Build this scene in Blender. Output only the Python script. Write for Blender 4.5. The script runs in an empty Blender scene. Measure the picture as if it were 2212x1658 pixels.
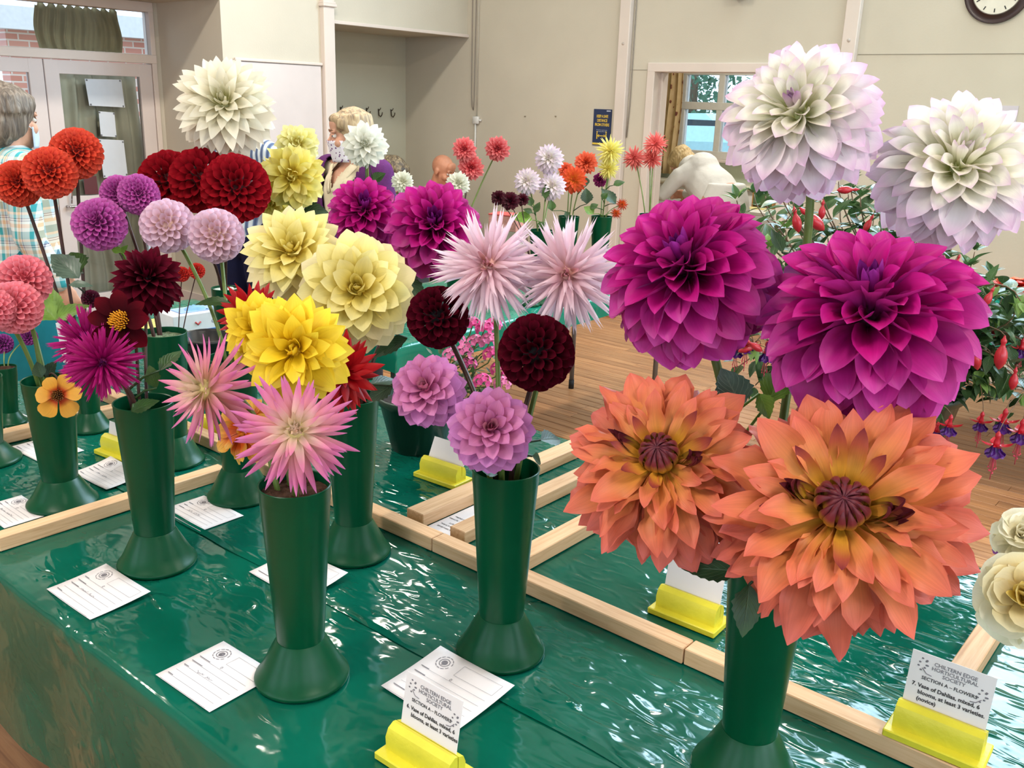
import bpy, bmesh, math, random
from mathutils import Vector, Matrix, noise
random.seed(7)
scene = bpy.context.scene
COL = scene.collection
PI = math.pi

# ---------------------------------------------------------------- camera
# fitted from the photograph: world X and Y follow the show table, Z is up
FW, FH = 2212, 1658
FPX, TILT, ROLL, AZ = 1997.86, 0.29759, 0.032532, 0.689443
ZT = 0.73                                  # table top height
CZ = ZT + 0.83206
_ct, _st = math.cos(TILT), math.sin(TILT)
_fh = Vector((-math.sin(AZ), math.cos(AZ), 0)); _rh = Vector((math.cos(AZ), math.sin(AZ), 0))
FWD = _fh * _ct + Vector((0, 0, -_st)); _up = _fh * _st + Vector((0, 0, _ct))
RT = _rh * math.cos(ROLL) + _up * math.sin(ROLL)
UP = -_rh * math.sin(ROLL) + _up * math.cos(ROLL)
CAM = Vector((0, 0, CZ))
def ray(x, y): return FWD + RT * ((x - FW/2) / FPX) - UP * ((y - FH/2) / FPX)
def Zp(x, y, z): d = ray(x, y); return CAM + d * ((z - CZ) / d.z)      # pixel -> point on a level plane
def Xp(x, y, X): d = ray(x, y); return CAM + d * (X / d.x)             # pixel -> point on a wall X = const
def Yp(x, y, Y): d = ray(x, y); return CAM + d * (Y / d.y)
def Dp(x, y, dep): return CAM + ray(x, y) * dep
def depth(P): return (Vector(P) - CAM).dot(FWD)
cd = bpy.data.cameras.new('camera'); cam = bpy.data.objects.new('camera', cd); COL.objects.link(cam)
cd.sensor_fit = 'HORIZONTAL'; cd.sensor_width = 36.0; cd.lens = 36.0 * FPX / FW; cd.clip_start = 0.02; cd.clip_end = 200
M = Matrix((RT, UP, -FWD)).transposed().to_4x4(); M.translation = CAM
cam.matrix_world = M
scene.camera = cam
vs = scene.view_settings
vs.view_transform = 'Standard'; vs.look = 'None'; vs.gamma = 1.0; vs.use_curve_mapping = False
vs.exposure = 0.20
scene.cycles.max_bounces = 6; scene.cycles.diffuse_bounces = 3; scene.cycles.glossy_bounces = 3; scene.cycles.transmission_bounces = 4; scene.cycles.transparent_max_bounces = 8
scene.cycles.use_adaptive_sampling = True; scene.cycles.adaptive_threshold = 0.04; scene.cycles.adaptive_min_samples = 12
scene.cycles.sample_clamp_indirect = 6.0
scene.cycles.caustics_reflective = False; scene.cycles.caustics_refractive = False
scene.cycles.use_denoising = True

# ---------------------------------------------------------------- world and lights
wd = bpy.data.worlds.new('sky'); scene.world = wd; wd.use_nodes = True
bg = wd.node_tree.nodes['Background']; bg.inputs[0].default_value = (0.62, 0.80, 1.0, 1); bg.inputs[1].default_value = 2.4
def area(name, loc, look, sx, sy, power, col):
    l = bpy.data.lights.new(name, 'AREA'); l.shape = 'RECTANGLE'; l.size = sx; l.size_y = sy
    l.energy = power; l.color = col
    o = bpy.data.objects.new(name, l); COL.objects.link(o); o.location = loc
    o.rotation_euler = (Vector(look)).to_track_quat('-Z', 'Y').to_euler()
    return o
# daylight entering through the hall's windows (each lamp fills one window opening)
DAY = (0.78, 0.90, 1.0); WARM = (1.0, 0.92, 0.80)
area('daylight_clerestory', (-1.05, 6.02, 3.55), (0, -1, -0.30), 3.8, 1.75, 300, (0.58, 0.82, 1.0))
for yy in (-1.6, 0.6, 2.8):
    area('daylight_side_window', (3.40, yy, 1.95), (-1, 0, -0.05), 1.7, 1.6, 26, DAY)
for xx in (-3.2, -0.6, 2.0):
    area('daylight_rear_window', (xx, -3.38, 1.95), (0, 1, -0.05), 1.7, 1.6, 13, DAY)

# ---------------------------------------------------------------- helpers
def S(r, g, b):                              # sRGB 0-255 -> linear
    f = lambda c: (c/12.92 if c <= 0.04045 else ((c+0.055)/1.055)**2.4)
    return (f(r/255), f(g/255), f(b/255), 1.0)
def lerp(a, b, t): return a + (b - a) * t
def clamp(t, a=0.0, b=1.0): return max(a, min(b, t))
def sm(t): t = clamp(t); return t*t*(3-2*t)
def pts_interp(P, t):
    if t <= P[0][0]: return P[0][1]
    for i in range(len(P)-1):
        if t <= P[i+1][0]:
            k = (t-P[i][0])/(P[i+1][0]-P[i][0]); return lerp(P[i][1], P[i+1][1], k)
    return P[-1][1]
MATS = {}
def newmat(name):
    m = bpy.data.materials.new(name); m.use_nodes = True
    nt = m.node_tree; b = nt.nodes['Principled BSDF']
    return m, nt, b, nt.nodes, nt.links
def N(ns, t, **kw):
    n = ns.new(t)
    for k, v in kw.items():
        if k.startswith('i_'):
            key = k[2:]; key = int(key) if key.isdigit() else key
            n.inputs[key].default_value = v
        else: setattr(n, k, v)
    return n
def ramp(ns, stops, interp='LINEAR'):
    r = ns.new('ShaderNodeValToRGB'); cr = r.color_ramp; cr.interpolation = interp
    while len(cr.elements) < len(stops): cr.elements.new(0.5)
    for e, (p, c) in zip(cr.elements, stops): e.position = p; e.color = c
    return r
def plain(name, col, rough=0.5, spec=0.5, metal=0.0, var=0.05, scale=20.0, bump=0.0, bscale=60.0, emit=None, coat=0.0):
    """colour with slight procedural mottling and fine relief"""
    if name in MATS: return MATS[name]
    m, nt, b, ns, ls = newmat(name)
    tc = ns.new('ShaderNodeTexCoord')
    nz = N(ns, 'ShaderNodeTexNoise', i_Scale=scale, i_Detail=4.0); ls.new(tc.outputs['Object'], nz.inputs['Vector'])
    c = Vector(col[:3])
    r = ramp(ns, [(0.3, (*(c*(1-var)), 1)), (0.7, (*[min(1, x) for x in c*(1+var)], 1))])
    ls.new(nz.outputs['Fac'], r.inputs[0]); ls.new(r.outputs[0], b.inputs['Base Color'])
    b.inputs['Roughness'].default_value = rough; b.inputs['Metallic'].default_value = metal
    b.inputs['Specular IOR Level'].default_value = spec; b.inputs['Coat Weight'].default_value = coat
    if bump:
        n2 = N(ns, 'ShaderNodeTexNoise', i_Scale=bscale, i_Detail=5.0); ls.new(tc.outputs['Object'], n2.inputs['Vector'])
        bp = N(ns, 'ShaderNodeBump', i_Strength=bump, i_Distance=0.01); ls.new(n2.outputs['Fac'], bp.inputs['Height']); ls.new(bp.outputs[0], b.inputs['Normal'])
    if emit: b.inputs['Emission Color'].default_value = (*emit[:3], 1); b.inputs['Emission Strength'].default_value = emit[3]
    MATS[name] = m; return m

def mk(name, V, F, mat, smooth=True, uv=None):
    me = bpy.data.meshes.new(name); me.from_pydata([tuple(v) for v in V], [], F); me.update()
    if mat: me.materials.append(mat)
    if smooth: me.polygons.foreach_set('use_smooth', [True]*len(me.polygons))
    if uv:
        l = me.uv_layers.new(name='UVMap')
        for i, lp in enumerate(me.loops): l.data[i].uv = uv[lp.vertex_index]
    return me
def link(name, data, parent=None, loc=None):
    o = bpy.data.objects.new(name, data); COL.objects.link(o)
    if parent: o.parent = parent
    if loc is not None: o.location = loc
    return o
def tag(o, label=None, cat=None, group=None, kind=None):
    if label: o['label'] = label
    if cat: o['category'] = cat
    if group: o['group'] = group
    if kind: o['kind'] = kind
    return o
def thing(name, label, cat, loc=(0, 0, 0), rotz=0.0, group=None):
    o = bpy.data.objects.new(name, None); COL.objects.link(o); o.empty_display_size = 0.05
    o.location = loc; o.rotation_euler = (0, 0, rotz)
    return tag(o, label, cat, group)

class MB:
    """collects geometry of ONE mesh object"""
    def __init__(s): s.V = []; s.F = []; s.U = []
    def add(s, V, F, U=None):
        n = len(s.V); s.V += [Vector(v) for v in V]; s.F += [tuple(i+n for i in f) for f in F]
        s.U += list(U) if U else [(0, 0)]*len(V); return s
    def box(s, a, b, bev=0.0):
        (x0, y0, z0), (x1, y1, z1) = a, b
        if bev <= 0:
            V = [(x0,y0,z0),(x1,y0,z0),(x1,y1,z0),(x0,y1,z0),(x0,y0,z1),(x1,y0,z1),(x1,y1,z1),(x0,y1,z1)]
            return s.add(V, [(0,3,2,1),(4,5,6,7),(0,1,5,4),(1,2,6,5),(2,3,7,6),(3,0,4,7)])
        e = bev; V = []; 
        for z, i in ((z0, e), (z0+e, 0), (z1-e, 0), (z1, e)):
            V += [(x0+e+i*0, y0+i, z), (x1-e, y0+i, z), (x1-i, y0+e, z), (x1-i, y1-e, z), (x1-e, y1-i, z), (x0+e, y1-i, z), (x0+i, y1-e, z), (x0+i, y0+e, z)]
        F = []
        for k in range(3):
            for j in range(8): F.append((k*8+j, k*8+(j+1) % 8, k*8+8+(j+1) % 8, k*8+8+j))
        F.append(tuple(range(7, -1, -1))); F.append(tuple(range(24, 32)))
        return s.add(V, F)
    def tube(s, path, rad, seg=8, cap=True):
        path = [Vector(p) for p in path]; n = len(path)
        if not isinstance(rad, (list, tuple)): rad = [rad]*n
        V = []; F = []; U = []; prev = None
        for i, p in enumerate(path):
            t = (path[min(i+1, n-1)] - path[max(i-1, 0)])
            t = t.normalized() if t.length > 1e-9 else Vector((0, 0, 1))
            if prev is None:
                a = t.cross(Vector((0, 0, 1)))
                if a.length < 1e-3: a = t.cross(Vector((1, 0, 0)))
            else:
                a = prev - t*prev.dot(t)
            a.normalize(); prev = a; b = t.cross(a)
            for j in range(seg):
                w = 2*PI*j/seg; V.append(p + (a*math.cos(w) + b*math.sin(w))*rad[i]); U.append((j/seg, i/(n-1)))
        for i in range(n-1):
            for j in range(seg): F.append((i*seg+j, i*seg+(j+1) % seg, (i+1)*seg+(j+1) % seg, (i+1)*seg+j))
        if cap: F.append(tuple(range(seg-1, -1, -1))); F.append(tuple(range((n-1)*seg, n*seg)))
        return s.add(V, F, U)
    def lathe(s, prof, seg=32, c=(0, 0, 0)):
        c = Vector(c); V = []; F = []
        for r, z in prof:
            for j in range(seg):
                w = 2*PI*j/seg; V.append(c + Vector((r*math.cos(w), r*math.sin(w), z)))
        for i in range(len(prof)-1):
            for j in range(seg): F.append((i*seg+j, i*seg+(j+1) % seg, (i+1)*seg+(j+1) % seg, (i+1)*seg+j))
        return s.add(V, F)
    def ell(s, c, r, seg=14, rings=9, M3=None):
        c = Vector(c); r = r if isinstance(r, (tuple, list)) else (r, r, r); V = []; F = []
        V.append(Vector((0, 0, -r[2])))
        for i in range(1, rings):
            a = -PI/2 + PI*i/rings
            for j in range(seg):
                w = 2*PI*j/seg; V.append(Vector((r[0]*math.cos(a)*math.cos(w), r[1]*math.cos(a)*math.sin(w), r[2]*math.sin(a))))
        V.append(Vector((0, 0, r[2])))
        for j in range(seg): F.append((0, 1+(j+1) % seg, 1+j))
        for i in range(rings-2):
            for j in range(seg): F.append((1+i*seg+j, 1+i*seg+(j+1) % seg, 1+(i+1)*seg+(j+1) % seg, 1+(i+1)*seg+j))
        L = len(V)-1
        for j in range(seg): F.append((L, 1+(rings-2)*seg+j, 1+(rings-2)*seg+(j+1) % seg))
        if M3: V = [M3 @ v for v in V]
        return s.add([v + c for v in V], F)
    def grid(s, fn, nu, nv):
        V = []; F = []; U = []
        for j in range(nv+1):
            for i in range(nu+1): V.append(fn(i/nu, j/nv)); U.append((i/nu, j/nv))
        for j in range(nv):
            for i in range(nu): a = j*(nu+1)+i; F.append((a, a+1, a+nu+2, a+nu+1))
        return s.add(V, F, U)
    def xf(s, Mx): s.V = [Mx @ v for v in s.V]; return s
    def mesh(s, name, mat, smooth=True, off=None):
        V = s.V if off is None else [v - Vector(off) for v in s.V]
        return mk(name, V, s.F, mat, smooth, s.U)
    def obj(s, name, mat, parent=None, smooth=True, off=None, angle=None):
        """off: world position of the (unrotated) parent when vertices are in world coordinates"""
        me = s.mesh(name, mat, smooth, off); o = link(name, me, parent)
        if angle is not None: sharp(me, angle)
        return o
def sharp(me, ang=35):
    try: me.set_sharp_from_angle(angle=math.radians(ang))
    except Exception: pass
def bez(p0, p1, p2, p3, n=12):
    p0, p1, p2, p3 = map(Vector, (p0, p1, p2, p3)); out = []
    for i in range(n+1):
        t = i/n; u = 1-t; out.append(p0*u**3 + p1*3*u*u*t + p2*3*u*t*t + p3*t**3)
    return out
def struct(name, mb, mat, smooth=False, label=None, parent=None):
    o = mb.obj(name, mat, parent, smooth)
    if not parent: o['kind'] = 'structure'
    if label: o['label'] = label
    return o
def text_mesh(name, txt, size, mat, bold=0.0, align='LEFT', spacing=1.0, shear=0.0, line=1.0):
    c = bpy.data.curves.new(name, 'FONT'); c.body = txt; c.size = size; c.align_x = align; c.offset = bold; c.resolution_u = 2
    c.space_character = spacing; c.shear = shear; c.space_line = line
    o = bpy.data.objects.new(name, c); COL.objects.link(o)
    dg = bpy.context.evaluated_depsgraph_get(); me = bpy.data.meshes.new_from_object(o.evaluated_get(dg))
    bpy.data.objects.remove(o); bpy.data.curves.remove(c)
    me.materials.clear(); me.materials.append(mat); me.name = name
    return me

# ---------------------------------------------------------------- the hall
WALL = plain('wall_paint_cream', S(206, 197, 180), .75, .25, var=.03, scale=3, bump=.06, bscale=90)
WALLD = plain('wall_paint_grey_cream', S(196, 192, 172), .75, .25, var=.03, scale=3, bump=.06, bscale=90)
TRIM = plain('trim_paint_offwhite', S(222, 208, 198), .45, .4, var=.03, scale=5)
DOORP = plain('door_paint_offwhite', S(216, 204, 200), .45, .4, var=.03, scale=5)
CEIL = plain('ceiling_paint', S(226, 222, 210), .8, .2, var=.02)
HX0, HX1, HY0, HY1, HZ = -5.60, 3.45, -3.45, 6.06, 4.70          # hall interior
XD, XB = -6.37, -6.345                                            # glazed door plane, alcove back

# floor: sub floor plus strip boards that the photo shows
def wood_mat(name, c1, c2, c3, sx=1.2, sy=26, rough=.35, spec=.45):
    m, nt, b, ns, ls = newmat(name)
    tc = ns.new('ShaderNodeTexCoord'); mp = N(ns, 'ShaderNodeMapping'); mp.inputs['Scale'].default_value = (sx, sy, sy); ls.new(tc.outputs['Object'], mp.inputs[0])
    oi = ns.new('ShaderNodeObjectInfo'); mw = N(ns, 'ShaderNodeMath', operation='MULTIPLY', i_1=57.0); ls.new(oi.outputs['Random'], mw.inputs[0])
    nz = N(ns, 'ShaderNodeTexNoise', noise_dimensions='4D', i_Scale=2.2, i_Detail=6.0, i_Roughness=.6, i_Distortion=.6); ls.new(mp.outputs[0], nz.inputs['Vector']); ls.new(mw.outputs[0], nz.inputs['W'])
    r = ramp(ns, [(.28, S(*c1)), (.5, S(*c2)), (.74, S(*c3))]); ls.new(nz.outputs['Fac'], r.inputs[0])
    hs = ns.new('ShaderNodeHueSaturation'); v1 = N(ns, 'ShaderNodeMapRange', i_3=.78, i_4=1.14); ls.new(oi.outputs['Random'], v1.inputs[0]); ls.new(v1.outputs[0], hs.inputs['Value']); ls.new(r.outputs[0], hs.inputs['Color'])
    ls.new(hs.outputs[0], b.inputs['Base Color']); b.inputs['Roughness'].default_value = rough; b.inputs['Specular IOR Level'].default_value = spec
    bp = N(ns, 'ShaderNodeBump', i_Strength=.12, i_Distance=.002); ls.new(nz.outputs['Fac'], bp.inputs['Height']); ls.new(bp.outputs[0], b.inputs['Normal'])
    MATS[name] = m; return m
FLOORM = wood_mat('floor_strip_wood', (120, 74, 44), (166, 116, 76), (190, 140, 96))
BATTENM = wood_mat('batten_pine', (188, 142, 102), (214, 174, 134), (226, 190, 152), 3.0, 60, .55, .3)
floor = struct('floor', MB().box((-6.6, HY0-.1, -.06), (HX1+.1, 9.0, -.012)), FLOORM)
rnd = random.Random(5)
plank_meshes = {}
def plank(x0, x1, yy, w=.068):
    L = round(x1-x0, 2)
    if L not in plank_meshes:
        plank_meshes[L] = MB().box((0, 0, -.012), (L-.0015, w-.0015, 0), .0012).mesh('floor_plank', FLOORM, False)
    o = link('floor_plank', plank_meshes[L], floor, (x0, yy, 0)); return o
for row in range(58):
    yy = 1.95 + row*.0705; x = -4.6 + rnd.choice((0, .3, .6, .9))*.9
    xr = 0.75 if yy < 3.6 else -.6
    while x < xr:
        L = rnd.choice((1.1, 1.4, 1.7)); plank(x, x+L, yy); x += L
for row in range(9):
    yy = .0 + row*.0705; x = -2.6 - rnd.choice((0, .3, .6))
    while x < -.9: L = rnd.choice((1.1, 1.4)); plank(x, x+L, yy); x += L

struct('ceiling', MB().box((HX0-.9, HY0-.1, HZ), (HX1+.1, HY1+.2, HZ+.1)), CEIL)
# end wall with the kitchen hatch and high windows
KX0, KX1, KZ0, KZ1 = -3.756, -2.70, 0.0, 1.80
CX0, CX1, CZ0, CZ1 = -3.0, .9, 2.62, 4.46
w = MB(); Y0, Y1 = HY1, HY1+.16
w.box((XB-.15, Y0, 0), (KX0, Y1, CZ0)); w.box((KX1, Y0, 0), (HX1, Y1, CZ0)); w.box((KX0, Y0, KZ1), (KX1, Y1, CZ0))
w.box((XB-.15, Y0, CZ0), (CX0, Y1, HZ)); w.box((CX1, Y0, CZ0), (HX1, Y1, HZ)); w.box((CX0, Y0, CZ1), (CX1, Y1, HZ))
struct('wall_back', w, WALL)
# panel joints on the end wall
struct('trim_1', MB().box((-2.29, Y0-.003, 1.898), (HX1, Y0, 1.902)).box((-3.96, Y0-.003, 1.800), (-3.80, Y0, 1.803)), plain('joint_grey', S(150, 142, 126), .8))
# pilasters
def pilaster(n, x0, x1, d=.05, ztop=HZ):
    mb = MB().box((x0, Y0-d, 0), (x1, Y0, ztop), .004)
    o = struct('trim_%d' % n, mb, TRIM)
    bolt = MB().lathe([(0, .006), (.008, .005), (.011, .001), (.012, 0)], 12); bolt.xf(Matrix.Rotation(PI/2, 4, 'X'))
    o2 = bolt.obj('bolt', plain('bolt_grey', S(190, 176, 166), .5), o); o2.location = ((x0+x1)/2, Y0-d, 1.98)
pilaster(2, -4.055, -3.965); pilaster(3, -2.385, -2.295)
# grey cables and conduit on the end wall
cabm = plain('cable_grey', S(150, 140, 130), .6)
def wire(name, pts, r, mat, label, cat, group=None):
    o = MB().tube(pts, r, 6).obj(name, mat); return tag(o, label, cat, group)
wire('wall_cable', [(-3.945, Y0-.008, 3.6), (-3.945, Y0-.008, 1.55), (-3.955, Y0-.008, 1.32)], .004, cabm, 'straight grey cable clipped beside the pilaster', 'cable')
cp = Yp(1013, 40, Y0)
wire('wall_cable', [(cp.x+.045, Y0-.008, 3.6), (cp.x+.045, Y0-.008, 2.2), (cp.x+.050, Y0-.008, 1.60), (cp.x+.06, Y0-.01, 1.50), (cp.x+.075, Y0-.01, 1.47), (cp.x+.082, Y0-.01, 1.55), (cp.x+.085, Y0-.008, 2.2), (cp.x+.085, Y0-.008, 3.6)], .004, cabm, 'grey cord looped at its lower end in the hall corner', 'cable')
wire('wall_conduit', [(cp.x+.115, Y0-.008, 3.6), (cp.x+.115, Y0-.008, 1.42)], .005, plain('conduit_white', S(206, 200, 186), .5), 'thin white conduit running down to the wall socket', 'conduit')
t = thing('switch_box', 'small white switch box with conduit stubs in the hall corner', 'switch', (cp.x+.115, Y0-.001, 1.36))
wm = plain('plastic_white', S(226, 224, 220), .4)
MB().box((-.03, -.03, 0), (.03, 0, .06), .004).obj('housing', wm, t); MB().tube([(-.008, -.012, 0), (-.008, -.012, -.36)], .008, 8).obj('conduit_pipe', wm, t); MB().tube([(.02, -.01, .03), (.055, -.01, .028)], .008, 8).obj('knob', wm, t)
for i, (qx, qy) in enumerate(((1135, 251), (1201, 251))):
    P = Yp(qx, qy, Y0); o = MB().tube([(P.x, Y0, P.z), (P.x, Y0-.012, P.z)], .005, 8).obj('wall_screw', plain('screw_dull', S(160, 150, 130), .4, metal=.6)); tag(o, 'small screw left in the bare wall beside the blue poster', 'screw', 'wall screws')
# hatch frame
f = MB(); a = .05
f.box((KX0-a, Y0-.02, KZ0), (KX0+.012, Y1+.02, KZ1-.002), .004); f.box((KX1-.012, Y0-.02, KZ0), (KX1+a, Y1+.02, KZ1-.002), .004); f.box((KX0-a, Y0-.021, KZ1-.012), (KX1+a, Y1+.021, KZ1+.05), .004)
f.box((KX0+.011, Y0+.07, KZ0), (KX0+.030, Y0+.10, KZ1-.013), .002)
struct('door_4', f, TRIM, label='kitchen doorway frame painted off-white')
# high windows
hw = MB()
n = 5; ww = (CX1-CX0)/n
for i in range(n+1): x = CX0+i*ww; hw.box((x-.03, Y0+.03, CZ0), (x+.03, Y0+.11, CZ1))
hw.box((CX0, Y0+.03, CZ0), (CX1, Y0+.11, CZ0+.05)); hw.box((CX0, Y0+.03, CZ1-.05), (CX1, Y0+.11, CZ1))
struct('window_2', hw, TRIM)
# side and rear walls (behind the camera) with windows
def wall_windows(name, axis, pos, a0, a1, wins, z0, z1, thick, num):
    w = MB(); fr = MB()
    def bx(mb, p0, p1, zz0, zz1, d0=0, d1=thick):
        if axis == 'x': mb.box((pos+min(d0, d1), p0, zz0), (pos+max(d0, d1), p1, zz1))
        else: mb.box((p0, pos+min(d0, d1), zz0), (p1, pos+max(d0, d1), zz1))
    cur = a0
    for c, wd_ in wins:
        bx(w, cur, c-wd_/2, 0, HZ); bx(w, c-wd_/2, c+wd_/2, 0, z0); bx(w, c-wd_/2, c+wd_/2, z1, HZ); cur = c+wd_/2
        for k in range(4): x = c-wd_/2+k*wd_/3; bx(fr, x-.025, x+.025, z0, z1, thick*.3, thick*.7)
        bx(fr, c-wd_/2, c+wd_/2, z0, z0+.05, thick*.3, thick*.7); bx(fr, c-wd_/2, c+wd_/2, z1-.05, z1, thick*.3, thick*.7); bx(fr, c-wd_/2, c+wd_/2, (z0+z1)/2-.02, (z0+z1)/2+.02, thick*.3, thick*.7)
    bx(w, cur, a1, 0, HZ)
    struct(name, w, WALL); struct('window_%d' % num, fr, TRIM)
wall_windows('wall_right', 'x', HX1, HY0-.15, HY1, [(-1.6, 1.7), (.6, 1.7), (2.8, 1.7)], 1.15, 2.75, .15, 3)
wall_windows('wall_front', 'y', HY0, HX0-.9, HX1, [(-3.2, 1.7), (-.6, 1.7), (2.0, 1.7)], 1.15, 2.75, -.15, 4)
# left wall: lintel over the porch recess, flush door bay, column, header over the coat alcove
RZ, AZT = 2.13, 2.06
w = MB(); w.box((XD-.1, HY0, RZ), (HX0, 3.70, HZ)); w.box((XB-.15, 3.70, 0), (HX0, 4.56, HZ)); w.box((XB-.15, 4.56, AZT), (HX0, HY1, HZ))
struct('wall_left', w, WALL)
struct('wall_alcove', MB().box((XB-.15, 4.5, 0), (XB, HY1+.1, AZT)), WALLD)
w = MB(); w.box((XD-.1, HY0, 0), (XD, 2.08, RZ)); w.box((XD-.1, 3.66, 0), (XD, 3.70, RZ)); struct('wall_porch', w, WALL)
cl = MB().box((HX0-.01, 4.512, 0), (HX0+.045, 4.61, HZ), .004); cl.box((HX0-.01, 4.50, 2.155), (HX0+.06, 4.622, 2.175), .003); cl.box((HX0-.01, 4.505, 2.175), (HX0+.052, 4.617, 2.19), .003)
struct('trim_5', cl, TRIM)
struct('trim_6', MB().box((HX0, 3.78, 1.755), (HX0+.022, 4.512, 1.775), .004).box((HX0, 4.61, AZT-.012), (HX0+.02, HY1, AZT+.012), .003), TRIM)
d2 = struct('door_1', MB().box((HX0, 3.80, .01), (HX0+.012, 4.50, 1.752), .003), DOORP, label='flush off-white door between porch and column')
kh = MB().box((HX0+.012, 4.455, .70), (HX0+.016, 4.482, .85), .001).obj('lock_plate', plain('brass_dull', S(150, 140, 120), .4, metal=.7), d2)
struct('baseboard_left', MB().box((HX0, 3.70, 0), (HX0+.015, 3.80, .12)).box((XD, 3.685, 0), (HX0, 3.70, .12)).box((XB, 4.6, 0), (XB+.015, HY1, .12)), TRIM)
struct('baseboard_back', MB().box((XB, HY1-.015, 0), (KX0-.06, HY1, .12)).box((KX1+.06, HY1-.015, 0), (HX1, HY1, .12)), TRIM)
# porch: glazed double doors, fanlight, frame
fr = MB()
for y0, y1 in ((2.08, 2.125), (3.63, 3.665)): fr.box((XD-.08, y0, 0), (XD+.012, y1, RZ), .003)
fr.box((XD-.084, 2.08, 1.727), (XD+.016, 3.665, 1.785), .003); fr.box((XD-.083, 2.08, 2.065), (XD+.014, 3.665, RZ-.001), .003)
struct('door_frame', fr, TRIM)
GLASS, nt_, b_, ns_, ls_ = newmat('door_glass'); b_.inputs['Base Color'].default_value = (.96, .98, .97, 1); b_.inputs['Roughness'].default_value = .02
_tp = ns_.new('ShaderNodeBsdfTransparent'); _gl = N(ns_, 'ShaderNodeBsdfGlossy', i_Roughness=.03); _fz = N(ns_, 'ShaderNodeFresnel', i_IOR=1.45); _mx = ns_.new('ShaderNodeMixShader')
ls_.new(_fz.outputs[0], _mx.inputs[0]); ls_.new(_tp.outputs[0], _mx.inputs[1]); ls_.new(_gl.outputs[0], _mx.inputs[2]); ls_.new(_mx.outputs[0], ns_['Material Output'].inputs[0])
def leaf_door(n, y0, y1, handle):
    zt = 1.722; b = MB(); st = .095
    b.box((XD-.045, y0, .012), (XD, y0+st, zt), .003); b.box((XD-.045, y1-st, .012), (XD, y1, zt), .003)
    b.box((XD-.044, y0+st-.01, 1.635), (XD-.001, y1-st+.01, zt-.001), .002); b.box((XD-.044, y0+st-.01, .715), (XD-.001, y1-st+.01, .845), .002); b.box((XD-.044, y0+st-.01, .013), (XD-.001, y1-st+.01, .16), .002)
    o = struct('door_%d' % n, b, DOORP, label='glazed double door leaf with curtained panes')
    for z0, z1 in ((.845, 1.635), (.16, .715)): MB().box((XD-.026, y0+st, z0), (XD-.022, y1-st, z1)).obj('pane', GLASS, o, False)
    if handle:
        mt = plain('chrome', S(200, 200, 205), .18, metal=1.0)
        MB().tube([(XD, y0+.05, .78), (XD+.04, y0+.05, .78), (XD+.045, y0+.065, .78), (XD+.045, y0+.14, .785)], .009, 8).obj('lever_handle', mt, o)
        MB().tube([(XD+.02, y0+.075, .80), (XD+.03, y0+.08, .88), (XD+.02, y0+.07, 1.06)], .005, 8).obj('pull_rod', mt, o)
    return o
leaf_door(2, 2.880, 3.628, True); leaf_door(3, 2.128, 2.874, False)
struct('window_5', MB().box((XD-.04, 2.125, 1.785), (XD-.036, 3.63, 2.065)), GLASS)
# curtains on the doors
def curtain(name, label, X, y0, y1, z0, z1, mat, folds, amp=.016, gather=0.0, parent=None, seed=1, axis='x'):
    r2 = random.Random(seed); ph = [r2.uniform(0, 6.28) for _ in range(4)]
    def fn(u, v):
        yy = lerp(y0, y1, u) ; k = amp*(math.sin(2*PI*folds*u+ph[0]) + .5*math.sin(2*PI*folds*1.9*u+ph[1]+v*.8) + .3*math.sin(2*PI*folds*.53*u + ph[2]))
        zz = lerp(z0, z1, v) + (.012*math.sin(2*PI*folds*1.0*u+ph[3])*gather if v > .98 else 0)
        yy += .012*math.sin(5*v+ph[2]+u*4)
        return Vector((X+k, yy, zz)) if axis == 'x' else Vector((yy, X+k, zz))
    o = MB().grid(fn, int(folds*14), 8).obj(name, mat, parent)
    s = o.modifiers.new('thickness', 'SOLIDIFY'); s.thickness = .002
    return tag(o, label, 'curtain')
CURT = plain('curtain_olive', S(150, 142, 108), .85, .1, var=.14, scale=6, bump=.2, bscale=300)
CURT2 = plain('curtain_sage', S(178, 178, 156), .85, .1, var=.10, scale=6, bump=.2, bscale=300)
CURTB = plain('curtain_brown', S(150, 116, 76), .85, .1, var=.1, scale=6)
curtain('fanlight_curtain', 'olive gathered curtain across the fanlight above the doors', XD-.09, 2.89, 3.46, 1.79, 2.06, CURT, 9, .014, 1.0, seed=3)
curtain('door_curtain', 'sage curtain behind the upper pane of the glazed door', XD-.085, 2.96, 3.55, .80, 1.66, CURT2, 5, .018, seed=4)
curtain('door_curtain', 'sage curtain behind the lower pane of the glazed door', XD-.085, 2.96, 3.55, .10, .75, CURT2, 5, .018, seed=5)
# notices on the glass
pap = plain('paper_backlit', S(206, 212, 220), .6, .2, var=.02)
def paper(name, qs, label, mat, X=XD+.004, pins=True):
    P = [Xp(*q, X) for q in qs]; t = thing(name, label, 'notice', P[3])
    c = [p-P[3] for p in P]
    V = c + [p-Vector((.0015, 0, 0)) for p in c]
    o = link('sheet', mk('sheet', V, [(0, 3, 2, 1), (4, 5, 6, 7), (0, 1, 5, 4), (1, 2, 6, 5), (2, 3, 7, 6), (3, 0, 4, 7)], mat, False), t)
    if pins:
        ctr = sum(c, Vector())/4
        for p in c: q = p.lerp(ctr, .09); MB().tube([q, q+Vector((.003, 0, 0))], .006, 8).obj('tack', plain('tack_grey', S(120, 124, 130), .5), t)
paper('notice', [(183, 170), (262, 172), (270, 232), (193, 228)], 'largest white notice pinned at the top of the glazed door', pap)
paper('notice', [(213, 240), (247, 243), (252, 296), (218, 294)], 'narrow white notice in the middle of the glazed door', pap)
paper('notice', [(213, 300), (267, 303), (276, 380), (224, 384)], 'tall white notice low on the glazed door', pap)
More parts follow.
